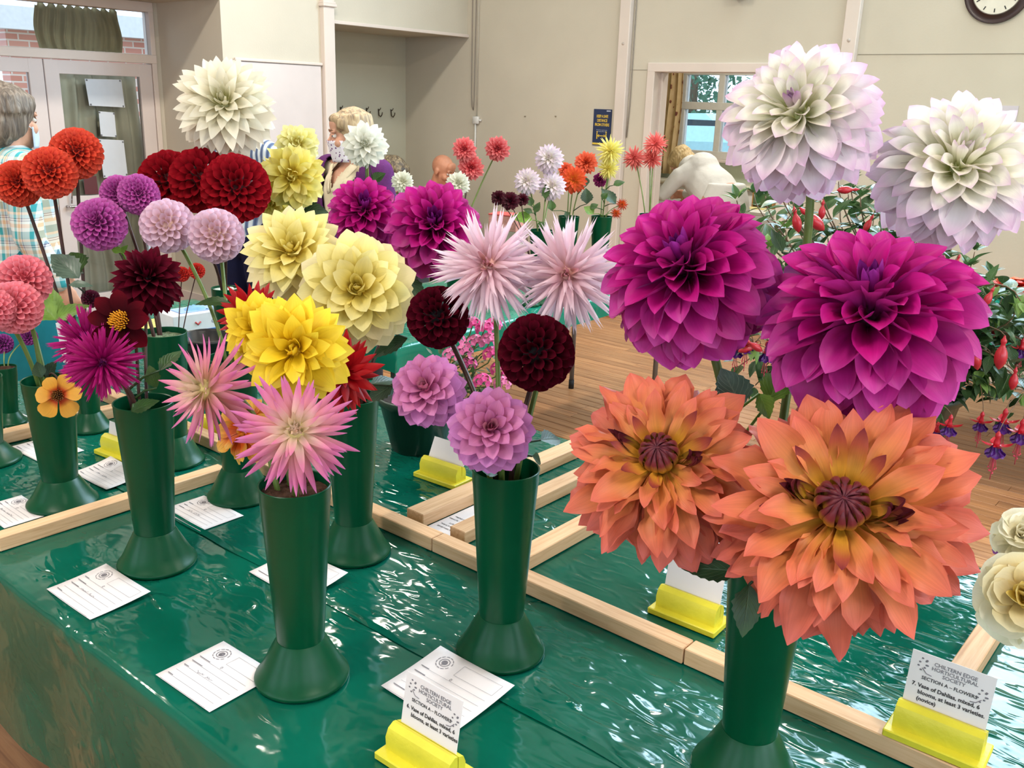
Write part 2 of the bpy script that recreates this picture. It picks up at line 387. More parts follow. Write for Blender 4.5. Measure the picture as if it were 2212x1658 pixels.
paper('notice', [(180, 382), (208, 380), (213, 419), (184, 420)], 'dark red leaflet pocket at the foot of the upper pane', plain('leaflet_maroon', S(92, 40, 44), .6), pins=False)
# outside the porch: brick wall and paving in daylight
BRICK, nt_, b_, ns_, ls_ = newmat('brick_outside')
tc = ns_.new('ShaderNodeTexCoord'); br = N(ns_, 'ShaderNodeTexBrick', i_Scale=1.0); br.inputs['Color1'].default_value = S(196, 120, 100); br.inputs['Color2'].default_value = S(214, 146, 126); br.inputs['Mortar'].default_value = S(220, 200, 186)
br.inputs['Brick Width'].default_value = .22; br.inputs['Row Height'].default_value = .072; br.inputs['Mortar Size'].default_value = .009
mp = N(ns_, 'ShaderNodeMapping'); mp.inputs['Rotation'].default_value = (PI/2, 0, PI/2); ls_.new(tc.outputs['Object'], mp.inputs[0])
cx = ns_.new('ShaderNodeSeparateXYZ'); ls_.new(tc.outputs['Object'], cx.inputs[0]); cm = ns_.new('ShaderNodeCombineXYZ'); ls_.new(cx.outputs['Y'], cm.inputs[0]); ls_.new(cx.outputs['Z'], cm.inputs[1]); ls_.new(cm.outputs[0], br.inputs[0]); ls_.new(br.outputs[0], b_.inputs['Base Color'])
bw = MB().box((-11.2, -1, 0), (-11.0, 3.6, 2.12)).box((-11.2, 4.6, 0), (-11.0, 9, 2.12)).box((-11.2, 3.6, 0), (-11.0, 4.6, 1.35))
tag(bw.obj('brick_building', BRICK, None, False), 'red brick building seen through the porch glass', 'building')
struct('ground_outside', MB().box((-14, -8, -.1), (-6.6, 14, -.06)).box((-14, 9.0, -.1), (14, 30, -.06)), plain('paving', S(170, 168, 160), .9))
tag(MB().box((-11.4, -1.5, 2.12), (-10.8, 9, 2.35)).obj('building_eaves', plain('eaves_white', S(225, 225, 225), .6), None, False), 'white fascia board along the brick building eaves', 'fascia')
# coat hooks in the alcove
hk = plain('hook_iron', S(96, 84, 70), .4, metal=.6)
for i, (qx, qy) in enumerate(((735, 240), (763, 241), (791, 242), (817, 244), (844, 245))):
    P = Xp(qx, qy, XB); o = MB().tube([(0, 0, .035), (0.006, 0, -.02), (.028, 0, -.03), (.045, 0, -.012), (.05, 0, .008)], .005, 6).tube([(0, 0, .02), (.02, 0, .03), (.03, 0, .045)], .004, 6).obj('coat_hook', hk); o.location = P
    o.location.x = XB+.004; tag(o, 'dark iron coat hook on the alcove wall', 'hook', 'row of coat hooks')
# poster
def poster():
    P = [Yp(*q, Y0-.002) for q in ((1282, 235), (1323, 236), (1318, 305), (1280, 303))]
    x0 = P[3].x; x1 = (P[1].x+P[2].x)/2; z1 = P[0].z; z0 = z1-(x1-x0)*1.62; w = x1-x0; h = z1-z0
    t = thing('poster', 'dark blue social distancing poster with yellow lettering on the end wall', 'poster', ((x0+x1)/2, Y0-.003, z0))
    MB().box((-w/2, -.002, 0), (w/2, .002, h)).obj('sheet', plain('poster_navy', S(30, 46, 84), .5), t, False)
    ye = plain('poster_yellow', S(228, 196, 70), .5); wh = plain('poster_white', S(200, 206, 220), .5)
    MB().box((-w/2+.002, -.0035, .006), (w/2-.002, -.0022, .02)).obj('footer_band', ye, t, False)
    y = h*.86
    for s_, line in enumerate(('KEEP A SAFE', 'DISTANCE', 'FROM OTHERS')):
        me = text_mesh('headline', line, .029, ye, .0006, 'CENTER', .85); o = link('headline', me, t); o.rotation_euler = (PI/2, 0, 0); o.location = (0, -.0035, y-.024-s_*.031)
        o.scale = (.78, 1, 1)
    for s_, line in enumerate(('We all have a part to play', 'in keeping others safe')):
        o = link('small_print', text_mesh('small_print', line, .0095, wh, 0, 'CENTER'), t); o.rotation_euler = (PI/2, 0, 0); o.location = (0, -.0035, y-.118-s_*.011)
    ic = MB(); zc = h*.27
    ic.box((-.028, -.0035, zc-.003), (.028, -.0022, zc+.003))
    for s_ in (-1, 1):
        ic.add([(s_*.040, -.0035, zc), (s_*.022, -.0035, zc+.012), (s_*.022, -.0035, zc-.012)], [(0, 1, 2)])
        ic.box((s_*.042-.004, -.0035, zc-.024), (s_*.042+.004, -.0022, zc+.020)); ic.ell((s_*.042, -.003, zc+.028), (.006, .001, .006), 10, 6)
    ic.obj('distance_icon', ye, t, False)
    MB().box((w*.22, -.0035, h*.94), (w*.44, -.0022, h*.97)).obj('crest', wh, t, False)
poster()
# notice half hidden behind the white dahlia
P0 = Yp(2098, 226, Y0-.002); P1 = Yp(2188, 300, Y0-.002)
t = thing('notice', 'white printed sign on the end wall behind the pale tipped dahlia', 'notice', (P0.x, Y0-.003, P1.z))
MB().box((0, -.002, 0), (P1.x-P0.x, .002, P0.z-P1.z)).obj('sheet', plain('paper_lilac', S(206, 198, 206), .6), t, False)
zz = P0.z-P1.z-.06; MB().box((.085, -.0035, zz), (.105, -.0022, zz+.008)).box((.116, -.0035, zz-.002), (.126, -.0022, zz+.007)).box((.137, -.0035, zz), (.165, -.0022, zz+.008)).obj('print_line', plain('ink_black', S(24, 22, 24), .6), t, False)
# clock
P = Yp(2156, -22, Y0-.02); t = thing('wall_clock', 'round wall clock with dark wooden rim near the ceiling', 'clock', (P.x, Y0-.02, P.z))
rm = MB().lathe([(.128, .02), (.135, -.004), (.155, -.018), (.172, -.012), (.178, .01), (.176, .02)], 48); rm.xf(Matrix.Rotation(-PI/2, 4, 'X') @ Matrix.Scale(-1, 4, (0, 0, 1))); rm.V = [Vector((v.x, -abs(v.y)+.018 if v.y < 0 else v.y, v.z)) for v in rm.V]
rm.obj('rim', plain('clock_wood', S(58, 36, 34), .35), t)
fc = MB().lathe([(0, 0), (.131, 0)], 48); fc.xf(Matrix.Rotation(PI/2, 4, 'X')); fc.obj('dial', plain('clock_dial', S(228, 222, 206), .4), t).location = (0, .0, 0)
tk = MB()
for k in range(12): a = k*PI/6; tk.box((-.003, -.003, .098), (.003, -.001, .118)) if False else tk.add([Matrix.Rotation(a, 4, 'Y') @ Vector(v) for v in ((-.003, -.002, .098), (.003, -.002, .098), (.003, -.002, .118), (-.003, -.002, .118))], [(0, 1, 2, 3)])
tk.obj('hour_marks', plain('ink_black', S(24, 22, 24)), t, False)['kind'] = 'stuff'
hd = MB(); 
for a, L in ((.6, .06), (2.2, .09)): hd.add([Matrix.Rotation(a, 4, 'Y') @ Vector(v) for v in ((-.004, -.004, -.01), (.004, -.004, -.01), (.002, -.004, L), (-.002, -.004, L))], [(0, 1, 2, 3)])
hd.obj('hands', plain('ink_black', S(24, 22, 24)), t, False)
# small loudspeaker above the hatch
P = Yp(1592, -6, Y0-.06); t = thing('wall_speaker', 'small black speaker mounted high above the kitchen hatch', 'speaker', (P.x, Y0-.06, P.z))
bk = plain('speaker_black', S(34, 30, 32), .5); MB().box((-.05, -.06, .0), (.05, .04, .16), .008).obj('cabinet', bk, t); MB().box((-.012, .03, .02), (.012, .06, .05)).obj('bracket', bk, t)
# ceiling lamps (warm fluorescent battens)
LAMP = plain('lamp_diffuser', S(255, 246, 226), .5, emit=(1.0, .90, .76, 5.0))
for i, (x, y) in enumerate(((-4.2, 3.4), (-4.2, .6), (-1.4, -.6), (-1.4, 3.4), (1.4, .6), (1.4, 3.4))):
    t = thing('ceiling_light', 'warm white batten light on the hall ceiling', 'light', (x, y, 3.34), 0, 'hall ceiling lights')
    MB().box((-.12, -.62, .06), (.12, .62, .10), .006).obj('housing', wm, t); MB().box((-.09, -.6, .02), (.09, .6, .06), .012).obj('diffuser', LAMP, t)
    for yy in (-.4, .4): MB().tube([(0, yy, .10), (0, yy, HZ-3.34)], .004, 6).obj('suspension_rod', wm, t)
    lo = area('batten_lamp', (x, y, 3.335), (0, 0, -1), .18, 1.2, 40, WARM)
# door mat
tag(MB().box((-6.2, 2.2, .001), (-5.35, 3.66, .012), .004).obj('door_mat', plain('mat_charcoal', S(44, 42, 42), .95, .1, bump=.5, bscale=400)), 'charcoal door mat inside the glazed doors', 'mat')

# ---------------------------------------------------------------- kitchen behind the hatch
KY = 8.20
KW = plain('kitchen_wall_mint', S(214, 222, 200), .7, .25, var=.02)
Wx0, Wx1, Wz0, Wz1 = -4.74, -3.10, 1.12, 1.88
w = MB(); w.box((-5.6, KY, 0), (Wx0, KY+.12, 2.6)); w.box((Wx1, KY, 0), (-1.2, KY+.12, 2.6)); w.box((Wx0, KY, 0), (Wx1, KY+.12, Wz0)); w.box((Wx0, KY, Wz1), (Wx1, KY+.12, 2.6))
struct('wall_kitchen', w, KW)
struct('wall_kitchen_side', MB().box((-5.7, Y1, 0), (-5.6, KY+.1, 2.6)).box((-1.3, Y1, 0), (-1.2, KY+.1, 2.6)), KW)
struct('ceiling_kitchen', MB().box((-5.7, Y1, 2.5), (-1.2, KY+.2, 2.6)), CEIL)
fr = MB()
for x in (Wx0, Wx0+.40, Wx0+.82, Wx0+1.24, Wx1): fr.box((x-.03, KY-.01, Wz0), (x+.03, KY+.07, Wz1), .003)
for z in (Wz0, 1.565, Wz1): fr.box((Wx0-.03, KY-.013, z-.035), (Wx1+.03, KY+.066, z+.035), .003)
wn = struct('window_6', fr, plain('window_upvc', S(214, 210, 200), .4))
for k in range(4):
    for z0, z1 in ((Wz0+.03, 1.53), (1.60, Wz1-.03)):
        x0 = (Wx0, Wx0+.40, Wx0+.82, Wx0+1.24)[k]+.03; x1 = (Wx0+.40, Wx0+.82, Wx0+1.24, Wx1)[k]-.03
        MB().box((x0, KY+.025, z0), (x1, KY+.03, z1)).obj('pane', GLASS, wn, False)
struct('trim_7', MB().box((Wx0-.05, KY-.10, Wz0-.06), (Wx1+.05, KY+.02, Wz0-.035), .003), TRIM)
def floral_mat():
    m, nt, b, ns, ls = newmat('curtain_floral'); tc = ns.new('ShaderNodeTexCoord')
    v = N(ns, 'ShaderNodeTexVoronoi', i_Scale=11.0); nz = N(ns, 'ShaderNodeTexNoise', i_Scale=30.0, i_Detail=3.0); ls.new(tc.outputs['Object'], v.inputs[0]); ls.new(tc.outputs['Object'], nz.inputs[0])
    ad = N(ns, 'ShaderNodeMath', operation='MULTIPLY_ADD', i_1=.5); ls.new(nz.outputs['Fac'], ad.inputs[0]); ls.new(v.outputs['Distance'], ad.inputs[2])
    r = ramp(ns, [(.40, S(104, 56, 44)), (.46, S(150, 96, 66)), (.50, S(198, 170, 122)), (1, S(210, 184, 138))]); ls.new(ad.outputs[0], r.inputs[0]); ls.new(r.outputs[0], b.inputs['Base Color']); b.inputs['Roughness'].default_value = .85
    return m
curtain('kitchen_curtain', 'beige floral curtain drawn beside the kitchen window', KY-.10, -5.05, -4.70, .92, 1.95, floral_mat(), 5, .02, seed=9, axis='y')
area('kitchen_lamp', (-3.4, 7.2, 2.47), (0, 0, -1), 1.2, .3, 26, (1, .95, .86))
t = thing('kitchen_light', 'flat white ceiling light in the kitchen', 'light', (-3.4, 7.2, 2.475)); MB().box((-.62, -.17, 0), (.62, .17, .025), .004).obj('housing', wm, t)
ct = thing('kitchen_counter', 'white kitchen counter under the window', 'counter', (-3.4, 8.05, 0)); MB().box((-1.6, -.13, .0), (1.9, .13, .84), .004).obj('cupboards', wm, ct); MB().box((-1.62, -.15, .84), (1.92, .14, .88), .006).obj('worktop', plain('worktop_cream', S(230, 224, 206), .4), ct)
# trees and a parked car outside the kitchen window
TREE = plain('foliage_far', S(84, 118, 96), .9, .1, var=.4, scale=3)
def far_tree(x, y, h, r, label):
    t = thing('garden_tree', label, 'tree', (x, y, 0), 0, 'garden trees behind the kitchen'); rr = random.Random(int(x*10)); mb = MB()
    for k in range(2400):
        a = rr.uniform(0, 6.28); zz = rr.uniform(.2, 1)*h; rad = r*(1-abs(zz/h-.55)*1.1)*math.sqrt(rr.random()); c = Vector((rad*math.cos(a), rad*math.sin(a), zz)); s = rr.uniform(.03, .075)
        d = Vector((rr.uniform(-1, 1), rr.uniform(-1, 1), rr.uniform(-1, 1)))*s; e = Vector((rr.uniform(-1, 1), rr.uniform(-1, 1), rr.uniform(-1, 1)))*s; mb.add([c-d, c+e, c+d, c-e], [(0, 1, 2, 3)])
    mb.obj('foliage', TREE, t)['kind'] = 'stuff'; MB().tube([(0, 0, 0), (0, 0, h*.7)], [.14, .05], 8).obj('trunk', plain('bark', S(96, 82, 66), .9), t)
far_tree(-9.6, 17, 4.2, 1.5, 'leafy garden tree beyond the kitchen window, behind the parked car'); far_tree(-7.4, 19, 5.2, 1.3, 'taller slim garden tree beyond the kitchen window'); far_tree(-12.5, 21, 4.6, 1.8, 'broad garden tree farthest beyond the kitchen window')
car = thing('parked_car', 'pale turquoise parked car seen through the kitchen window', 'car', (-8.0, 14.0, 0)); cm_ = plain('car_paint', S(170, 214, 218), .3, coat=.4)
cb = MB()
prof = [(-2.0, .35), (-2.05, .75), (-1.9, .92), (-1.2, 1.0), (-.6, 1.42), (.7, 1.46), (1.3, 1.05), (1.95, .95), (2.05, .6), (2.0, .35)]
V = [Vector((x, s*.8*(1 if z < 1.1 else .82), z)) for s in (-1, 1) for x, z in prof]; n = len(prof)
cb.add(V, [tuple(range(n)), tuple(range(2*n-1, n-1, -1))] + [(i, n+i, n+(i+1) % n, (i+1) % n) for i in range(n)]); cb.obj('body', cm_, car, False)
MB().box((-.95, -.72, 1.06), (1.0, .72, 1.36)).obj('windows', plain('car_glass', S(60, 76, 84), .1), car, False)
for x in (-1.3, 1.25):
    for y in (-.72, .72): MB().tube([(x, y-.09, .32), (x, y+.09, .32)], .32, 20).obj('wheel', plain('tyre', S(30, 30, 32), .8), car, False)

# ---------------------------------------------------------------- show tables, plastic covers
def plastic(name, c1, c2, bstr=.9, lo=.10, m0=.44, m1=.59, fs=16):
    m, nt, b, ns, ls = newmat(name); tc = ns.new('ShaderNodeTexCoord')
    def nz(sc, det, rough, dist, vec=None):
        n = N(ns, 'ShaderNodeTexNoise', i_Scale=sc, i_Detail=det, i_Roughness=rough, i_Distortion=dist); ls.new(vec or tc.outputs['Object'], n.inputs['Vector']); return n
    mp = N(ns, 'ShaderNodeMapping'); mp.inputs['Rotation'].default_value = (0, 0, .5); mp.inputs['Scale'].default_value = (1, 2.4, 1); ls.new(tc.outputs['Object'], mp.inputs[0])
    fine = nz(fs, 6, .6, .8, mp.outputs[0]); fine.noise_type = 'RIDGED_MULTIFRACTAL'; big = nz(5, 3, .5, .6); where = nz(2.6, 2, .5, .3)
    msk = N(ns, 'ShaderNodeMapRange', i_1=m0, i_2=m1, i_3=lo, i_4=1.0); ls.new(where.outputs['Fac'], msk.inputs[0])
    ab = N(ns, 'ShaderNodeMath', operation='MULTIPLY', i_1=.5); ls.new(fine.outputs['Fac'], ab.inputs[0])
    h = N(ns, 'ShaderNodeMath', operation='MULTIPLY'); ls.new(ab.outputs[0], h.inputs[0]); ls.new(msk.outputs[0], h.inputs[1])
    h2 = N(ns, 'ShaderNodeMath', operation='MULTIPLY_ADD', i_1=.40); ls.new(big.outputs['Fac'], h2.inputs[0]); ls.new(h.outputs[0], h2.inputs[2])
    bp = N(ns, 'ShaderNodeBump', i_Strength=bstr, i_Distance=.016); ls.new(h2.outputs[0], bp.inputs['Height']); ls.new(bp.outputs[0], b.inputs['Normal'])
    r = ramp(ns, [(.3, S(*c1)), (.7, S(*c2))]); ls.new(big.outputs['Fac'], r.inputs[0]); ls.new(r.outputs[0], b.inputs['Base Color'])
    b.inputs['Roughness'].default_value = .08; b.inputs['Specular IOR Level'].default_value = .42
    MATS[name] = m; return m
PLAS = plastic('table_cover_green', (4, 80, 62), (10, 94, 76))
PLASB = plastic('table_cover_green_crinkled', (4, 82, 66), (12, 98, 82), .9, .38, .40, .60, 17)
TX0, TX1, TF, TS, TB = -2.77, .75, .565, .897, 1.82
GREYLEG = plain('leg_grey_steel', S(120, 120, 122), .35, metal=.6); TOPW = plain('table_top_board', S(150, 130, 104), .6)
def trestle(label, x0, x1, y0, y1, zt=ZT-.006, group='folding show tables', legs=None, bar=True):
    t = thing('folding_table', label, 'table', ((x0+x1)/2, (y0+y1)/2, 0), 0, group); c = Vector(((x0+x1)/2, (y0+y1)/2, 0))
    MB().box((x0, y0, zt-.03), (x1, y1, zt), .004).obj('table_top', TOPW, t, False, c)
    for x in legs or (x0+.2, x1-.2):
        for y in (y0+.06, y1-.06):
            MB().tube([(x, y, zt-.03), (x, y, .02)], .0135, 10).obj('leg', GREYLEG, t, True, c); MB().tube([(x, y, .05), (x, y, 0)], .016, 10).obj('rubber_foot', plain('rubber_black', S(28, 28, 28), .8), t, True, c)
        if bar: MB().tube([(x, y0+.06, zt-.25), (x, y1-.06, zt-.25)], .010, 8).obj('stretcher', GREYLEG, t, True, c)
    return t
trestle('folding table under the front half of the green cover', TX0+.03, TX1-.03, TF+.02, 1.18)
trestle('folding table under the back half of the green cover', TX0+.03, TX1-.03, 1.20, TB-.03)
def cover(name, label, x0, x1, y0, y1, front=None, back=None, left=None, right=None, z=ZT, wav=.0, seed=0, mat=PLAS, step=.025, lift=0.0):
    """one sheet: the top plus its hanging sides; parameter = arc length beyond the edge"""
    f, b, l, r = (front or 0), (back or 0), (left or 0), (right or 0)
    def axis(a0, a1, d0, d1):
        out = []; n = max(2, int((a1-a0)/step)); 
        k = max(1, int(d0/.04)); out += [a0-d0*(1-i/k) for i in range(k)] if d0 else []
        if d0: out += [a0-.02, a0-.008]
        out += [lerp(a0, a1, i/n) for i in range(n+1)]
        if d1: out += [a1+.008, a1+.02] + [a1+d1*(i+1)/max(1, int(d1/.04)) for i in range(max(1, int(d1/.04)))]
        return sorted(out)
    xs = axis(x0, x1, l, r); ys = axis(y0, y1, f, b)
    V = []; R = .012
    def edge(s):
        # arc length past the edge -> (outward, down)
        if s <= 0: return 0.0, 0.0
        q = R*PI/2
        if s < q: a = s/R; return R*math.sin(a), R*(1-math.cos(a))
        return R, R + (s-q)
    for y in ys:
        for x in xs:
            ex, dx = edge(x0-x) if x < x0 else edge(x-x1) if x > x1 else (0, 0); ey, dy = edge(y0-y) if y < y0 else edge(y-y1) if y > y1 else (0, 0)
            X = (x0-ex) if x < x0 else (x1+ex) if x > x1 else x; Yv = (y0-ey) if y < y0 else (y1+ey) if y > y1 else y
            d = max(dx, dy) + .35*min(dx, dy)
            nzv = noise.noise(Vector((X*5+seed, Yv*5, 1.7))); n2 = noise.noise(Vector((X*17+seed, Yv*17, 4.2)))
            zz = z - d - (.0012*(nzv+.6)+.0006*(n2+.7))*(1 if d == 0 else 0)
            if d > .03:
                k = min(1, d/.3); wv = noise.noise(Vector((X*3.1+seed, Yv*3.1, d*.8)))*.05*k + math.sin((X if dy else Yv)*19+seed)*.008*k
                if dy >= dx: Yv += (-wv if y < y0 else wv) - (.012*k if y < y0 else -.012*k)
                else: X += (-wv if x < x0 else wv)
                if d > .36: zz += noise.noise(Vector((X*6+seed, 2.2, 0)))*.015
            if lift and abs(y-y0) < .03 and not f: zz += lift*(1-abs(y-y0)/.03)*(.6+.5*noise.noise(Vector((X*8, 0, 0))))
            V.append((X, Yv, zz))
    nx = len(xs); F = [(j*nx+i, j*nx+i+1, (j+1)*nx+i+1, (j+1)*nx+i) for j in range(len(ys)-1) for i in range(nx-1)]
    o = link(name, mk(name, V, F, mat)); tag(o, label, 'tablecloth'); return o
cover('plastic_cover', 'glossy green plastic sheet along the front edge of the show table', TX0, TX1, TF, TS-.004, front=.355, left=.02, right=.02, seed=1)
cover('plastic_cover', 'glossy green plastic sheet under the wooden strips at the back of the show table', TX0, TX1, TS, TB, back=.25, left=.02, right=.02, seed=7, mat=PLASB)
# dark lap where the two sheets meet
tag(MB().grid(lambda u, v: Vector((lerp(TX0, TX1, u), TS-.012+.014*v + .004*noise.noise(Vector((u*30, 0, 3))), ZT+.0004+.0035*v*(.5+.8*max(0, noise.noise(Vector((u*22, 5, 0))))))), 160, 2).obj('plastic_lap', PLAS), 'narrow curled lap where the two green plastic sheets meet', 'plastic strip')

# ---------------------------------------------------------------- pine strips on the table
def batten(x0, x1, y0, y1, label, h=.028):
    o = MB().box((-abs(x1-x0)/2, -abs(y1-y0)/2, 0), (abs(x1-x0)/2, abs(y1-y0)/2, h), .0015)
    lx, ly = abs(x1-x0), abs(y1-y0)
    if ly > lx:                       # keep the grain along the strip
        o = MB().box((-ly/2, -lx/2, 0), (ly/2, lx/2, h), .0015)
    ob = o.obj('pine_strip', BATTENM, None, False); ob.location = ((x0+x1)/2, (y0+y1)/2, ZT+.0005)
    if ly > lx: ob.rotation_euler = (0, 0, PI/2)
    return tag(ob, label, 'wood strip', 'pine strips dividing the classes')
batten(-1.832, -1.130, 1.143, 1.177, 'pine strip running behind the vases up to the first joint')
batten(-1.128, -.582, 1.143, 1.177, 'pine strip behind the vase of pink and maroon dahlias')
batten(-.580, .70, 1.145, 1.179, 'pine strip under the class 7 card holder')
batten(-1.262, -1.214, 1.205, 1.78, 'pine divider strip beside the back card holder, farther from the orange dahlias')
batten(-1.140, -1.100, 1.205, 1.78, 'pine divider strip lying next to the printed label')
batten(-.985, -.945, 1.210, 1.78, 'pine divider strip between the pink and the orange dahlias')
batten(-.258, -.222, 1.345, 1.72, 'pine divider strip beside the cream roses')
batten(-1.738, -1.706, .592, 1.075, 'pine divider strip between the vases of magenta and coral pink dahlias')
batten(-2.298, -2.262, .600, 1.12, 'pine divider strip at the far end by the smallest vase')
batten(-2.60, -1.834, 1.150, 1.184, 'pine strip behind the short vase of red pompons')

# ---------------------------------------------------------------- cards
CARDW = plain('card_white', S(232, 226, 228), .55, .25, var=.015, scale=8); INK = plain('ink_grey', S(120, 116, 124), .7); INKD = plain('ink_dark', S(52, 50, 54), .7); PENCIL = plain('pencil_grey', S(130, 126, 136), .7)
def entry_card(cx, cy, label, rot=0.0, w=.148, d=.108, bend=0.0, hand=1, seed=0, written=True):
    """white entry form lying on the cover, printed side up"""
    r2 = random.Random(seed); t = thing('entry_card', label, 'card', (cx, cy, ZT), rot, 'white entry cards')
    zf = lambda x, y: .0012 + bend*max(0, (y+d/2)/d)**2*.02 + abs(bend)*.004*(x/w*2)**2
    MB().grid(lambda u, v: Vector((lerp(-w/2, w/2, u), lerp(-d/2, d/2, v), zf(lerp(-w/2, w/2, u), lerp(-d/2, d/2, v)))), 8, 8).obj('sheet', CARDW, t).modifiers.new('thickness', 'SOLIDIFY').thickness = .0004
    def strokes(name, polys, mat, r):
        mb = MB()
        for pl in polys:
            for (a, b_), (c_, d_) in zip(pl[:-1], pl[1:]):
                dx, dy = c_-a, d_-b_; L = math.hypot(dx, dy) or 1; nx, ny = -dy/L*r, dx/L*r
                mb.add([(a-nx, b_-ny, zf(a, b_)+.0006), (c_-nx, d_-ny, zf(c_, d_)+.0006), (c_+nx, d_+ny, zf(c_, d_)+.0006), (a+nx, b_+ny, zf(a, b_)+.0006)], [(0, 1, 2, 3)])
        return mb.obj(name, mat, t, False)
    # round stamp
    sx, sy, R = -w*.28, d*.30, .0135
    ring = lambda rr, n=28, a0=0, a1=2*PI: [(sx+rr*math.cos(lerp(a0, a1, i/n)), sy+rr*math.sin(lerp(a0, a1, i/n))) for i in range(n+1)]
    strokes('stamp', [ring(R, 20, a, a+.42) for a in [k*.55 for k in range(11)]] + [ring(R*.62)] + [[(sx-R*.1, sy-R*.5), (sx+R*.05, sy)]] + [ring(R*q, 10) for q in (.12, .24, .34)], INK, .0006)
    lines = [[(-w*.42, d*(.08-.115*k)), (w*.42, d*(.08-.115*k))] for k in range(6)]
    strokes('ruled_lines', lines + [[(-w*.08, d*.40), (w*.42, d*.40), (w*.42, d*.20), (-w*.08, d*.20), (-w*.08, d*.40)]], INK, .00022)
    strokes('printed_words', [[(-w*.44, d*(.095-.115*k)), (-w*(.44-r2.uniform(.08, .2)), d*(.095-.115*k))] for k in (0, 1, 2, 4)], INK, .0007)
    if written:
        sc = []; x = -w*.22; y = d*(-.135)
        for wd_ in range(2):
            pl = []
            for k in range(r2.randint(9, 13)): pl.append((x, y + r2.choice((-.0012, .0016, .0032, .0004)))); x += .0019
            sc.append(pl); x += .005
        sc.append([(-.008+.0016*math.cos(a), d*.095+.0026+.0026*math.sin(a)) for a in (1.2, 2.2, 3.2, 4.3, 5.4, 6.4, 7.2, 8.2, 9.3)])
        strokes('handwriting', sc, PENCIL, .00035)
    return t
entry_card(-1.436, .643, 'entry card in front of the vase with the magenta spiky dahlias', .02, bend=.3, seed=1)
entry_card(-1.083, .645, 'entry card beside the vase with brown packing', .03, .135, .118, seed=2)
entry_card(-.806, .852, 'entry card partly behind the class 6 card', .0, .152, .125, bend=.4, seed=3)
entry_card(-1.590, .940, 'entry card in front of the vase with the orange striped dahlia', .0, .145, .10, seed=4)
entry_card(-1.236, .912, 'entry card lying between the two overlapping green vases', .02, .148, .105, bend=.5, seed=5)
entry_card(-1.906, .905, 'entry card behind the vase with the small orange single dahlia', .02, .145, .09, bend=.6, seed=6)
entry_card(-1.868, .683, 'entry card before the vase with the small orange single dahlia, by the wooden strip', .0, .135, .09, seed=7)
entry_card(-2.164, .884, 'entry card under the foot of the shorter green vase, crossing the strip', .05, .150, .105, seed=8)
entry_card(-2.440, .915, 'entry card under the smallest green vase', .04, .13, .08, seed=9, written=False)
YEL = plain('holder_yellow_paint', S(222, 210, 58), .4, .4, var=.06, scale=25, bump=.08, bscale=120)
def holder(cx, cy, label, rot=0.0, z=ZT, lines=None, title=True, front=True, tilt=.16, w=.125, ch=.092, cw=.104):
    t = thing('card_holder', label, 'card holder', (cx, cy, z), rot, 'yellow card holders')
    MB().box((-w/2, -.032, 0), (w/2, .032, .011), .0015).obj('base', YEL, t, False)
    b = MB(); prof = [(-.017, .011), (-.018, .030), (-.013, .041), (-.004, .046), (.001, .045), (.0015, .022), (.0025, .022), (.003, .044), (.012, .040), (.016, .030), (.016, .011)]
    n = len(prof); V = [Vector((s*w*.44, y, zz)) for s in (-1, 1) for y, zz in prof]
    b.add(V, [tuple(range(n-1, -1, -1)), tuple(range(n, 2*n))] + [(i, (i+1) % n, n+(i+1) % n, n+i) for i in range(n)])
    b.obj('block', YEL, t, True, angle=30)
    card = link('card', MB().box((-cw/2, -.0004, 0), (cw/2, .0004, ch)).mesh('card', CARDW, False), t, (0, .002, .024)); card.rotation_euler = (-tilt, 0, 0)
    if lines:
        def tx(nm, s, size, x, zz, al='LEFT', bold=0.0, mat=INKD, shear=0.0, yy=-.0009):
            o = link(nm, text_mesh(nm, s, size, mat, bold, al, shear=shear), card, (x, yy, zz)); o.rotation_euler = (PI/2, 0, 0)
        for k, s in enumerate(('CHILTERN EDGE', 'HORTICULTURAL', 'SOCIETY')): tx('society_name', s, .0072, .004, ch-.013-k*.0066, 'CENTER', .0001, INK)
        tx('section_line', 'SECTION A \u2013 FLOWERS', .0066, .0, ch-.036, 'CENTER', .00012, INKD)
        for k, s in enumerate(lines): tx('class_text', s, .0076, -cw*.43 + (.0 if k == 0 else .009), ch-.048-k*.0092, 'LEFT', .00022)
        em = MB()
        for ex, ez, sg in ((-.036, ch-.016, 1), (.040, ch-.030, -1)):
            for k in range(9):
                a = k*.9; r = .0035+.001*(k % 3); em.ell((ex+r*math.cos(a)*1.3, -.0008, ez+r*math.sin(a)*1.5), (.0016, .0002, .0012), 6, 4)
            em.tube([(ex, -.0008, ez-.005), (ex+sg*.006, -.0008, ez-.011), (ex+sg*.013, -.0008, ez-.012)], .0005, 4)
        em.obj('flower_emblem', INK, card)
    return t
holder(-.712, .712, 'yellow holder with the class 6 card', .02, cw=.098, lines=('6. Vase of Dahlias, mixed, 6', 'blooms, at least 3 varieties'))
holder(-.216, 1.178, 'yellow holder with the class 7 novice card', .03, z=ZT+.0288, lines=('7. Vase of Dahlias, mixed, 6', 'blooms, at least 3 varieties.', '(novice)'))
holder(-.643, 1.272, 'yellow holder with a blank card behind the largest orange dahlia', .03, ch=.070)
holder(-1.360, 1.412, 'yellow holder with a blank leaning card beside the dark plant pot', .05, ch=.066, tilt=.45)
holder(-1.958, 1.225, 'yellow holder with its card behind the pink spiky dahlias', .1, ch=.05)
holder(-2.00, .985, 'yellow holder half hidden behind the vase of magenta spiky dahlias', .1, ch=.05)
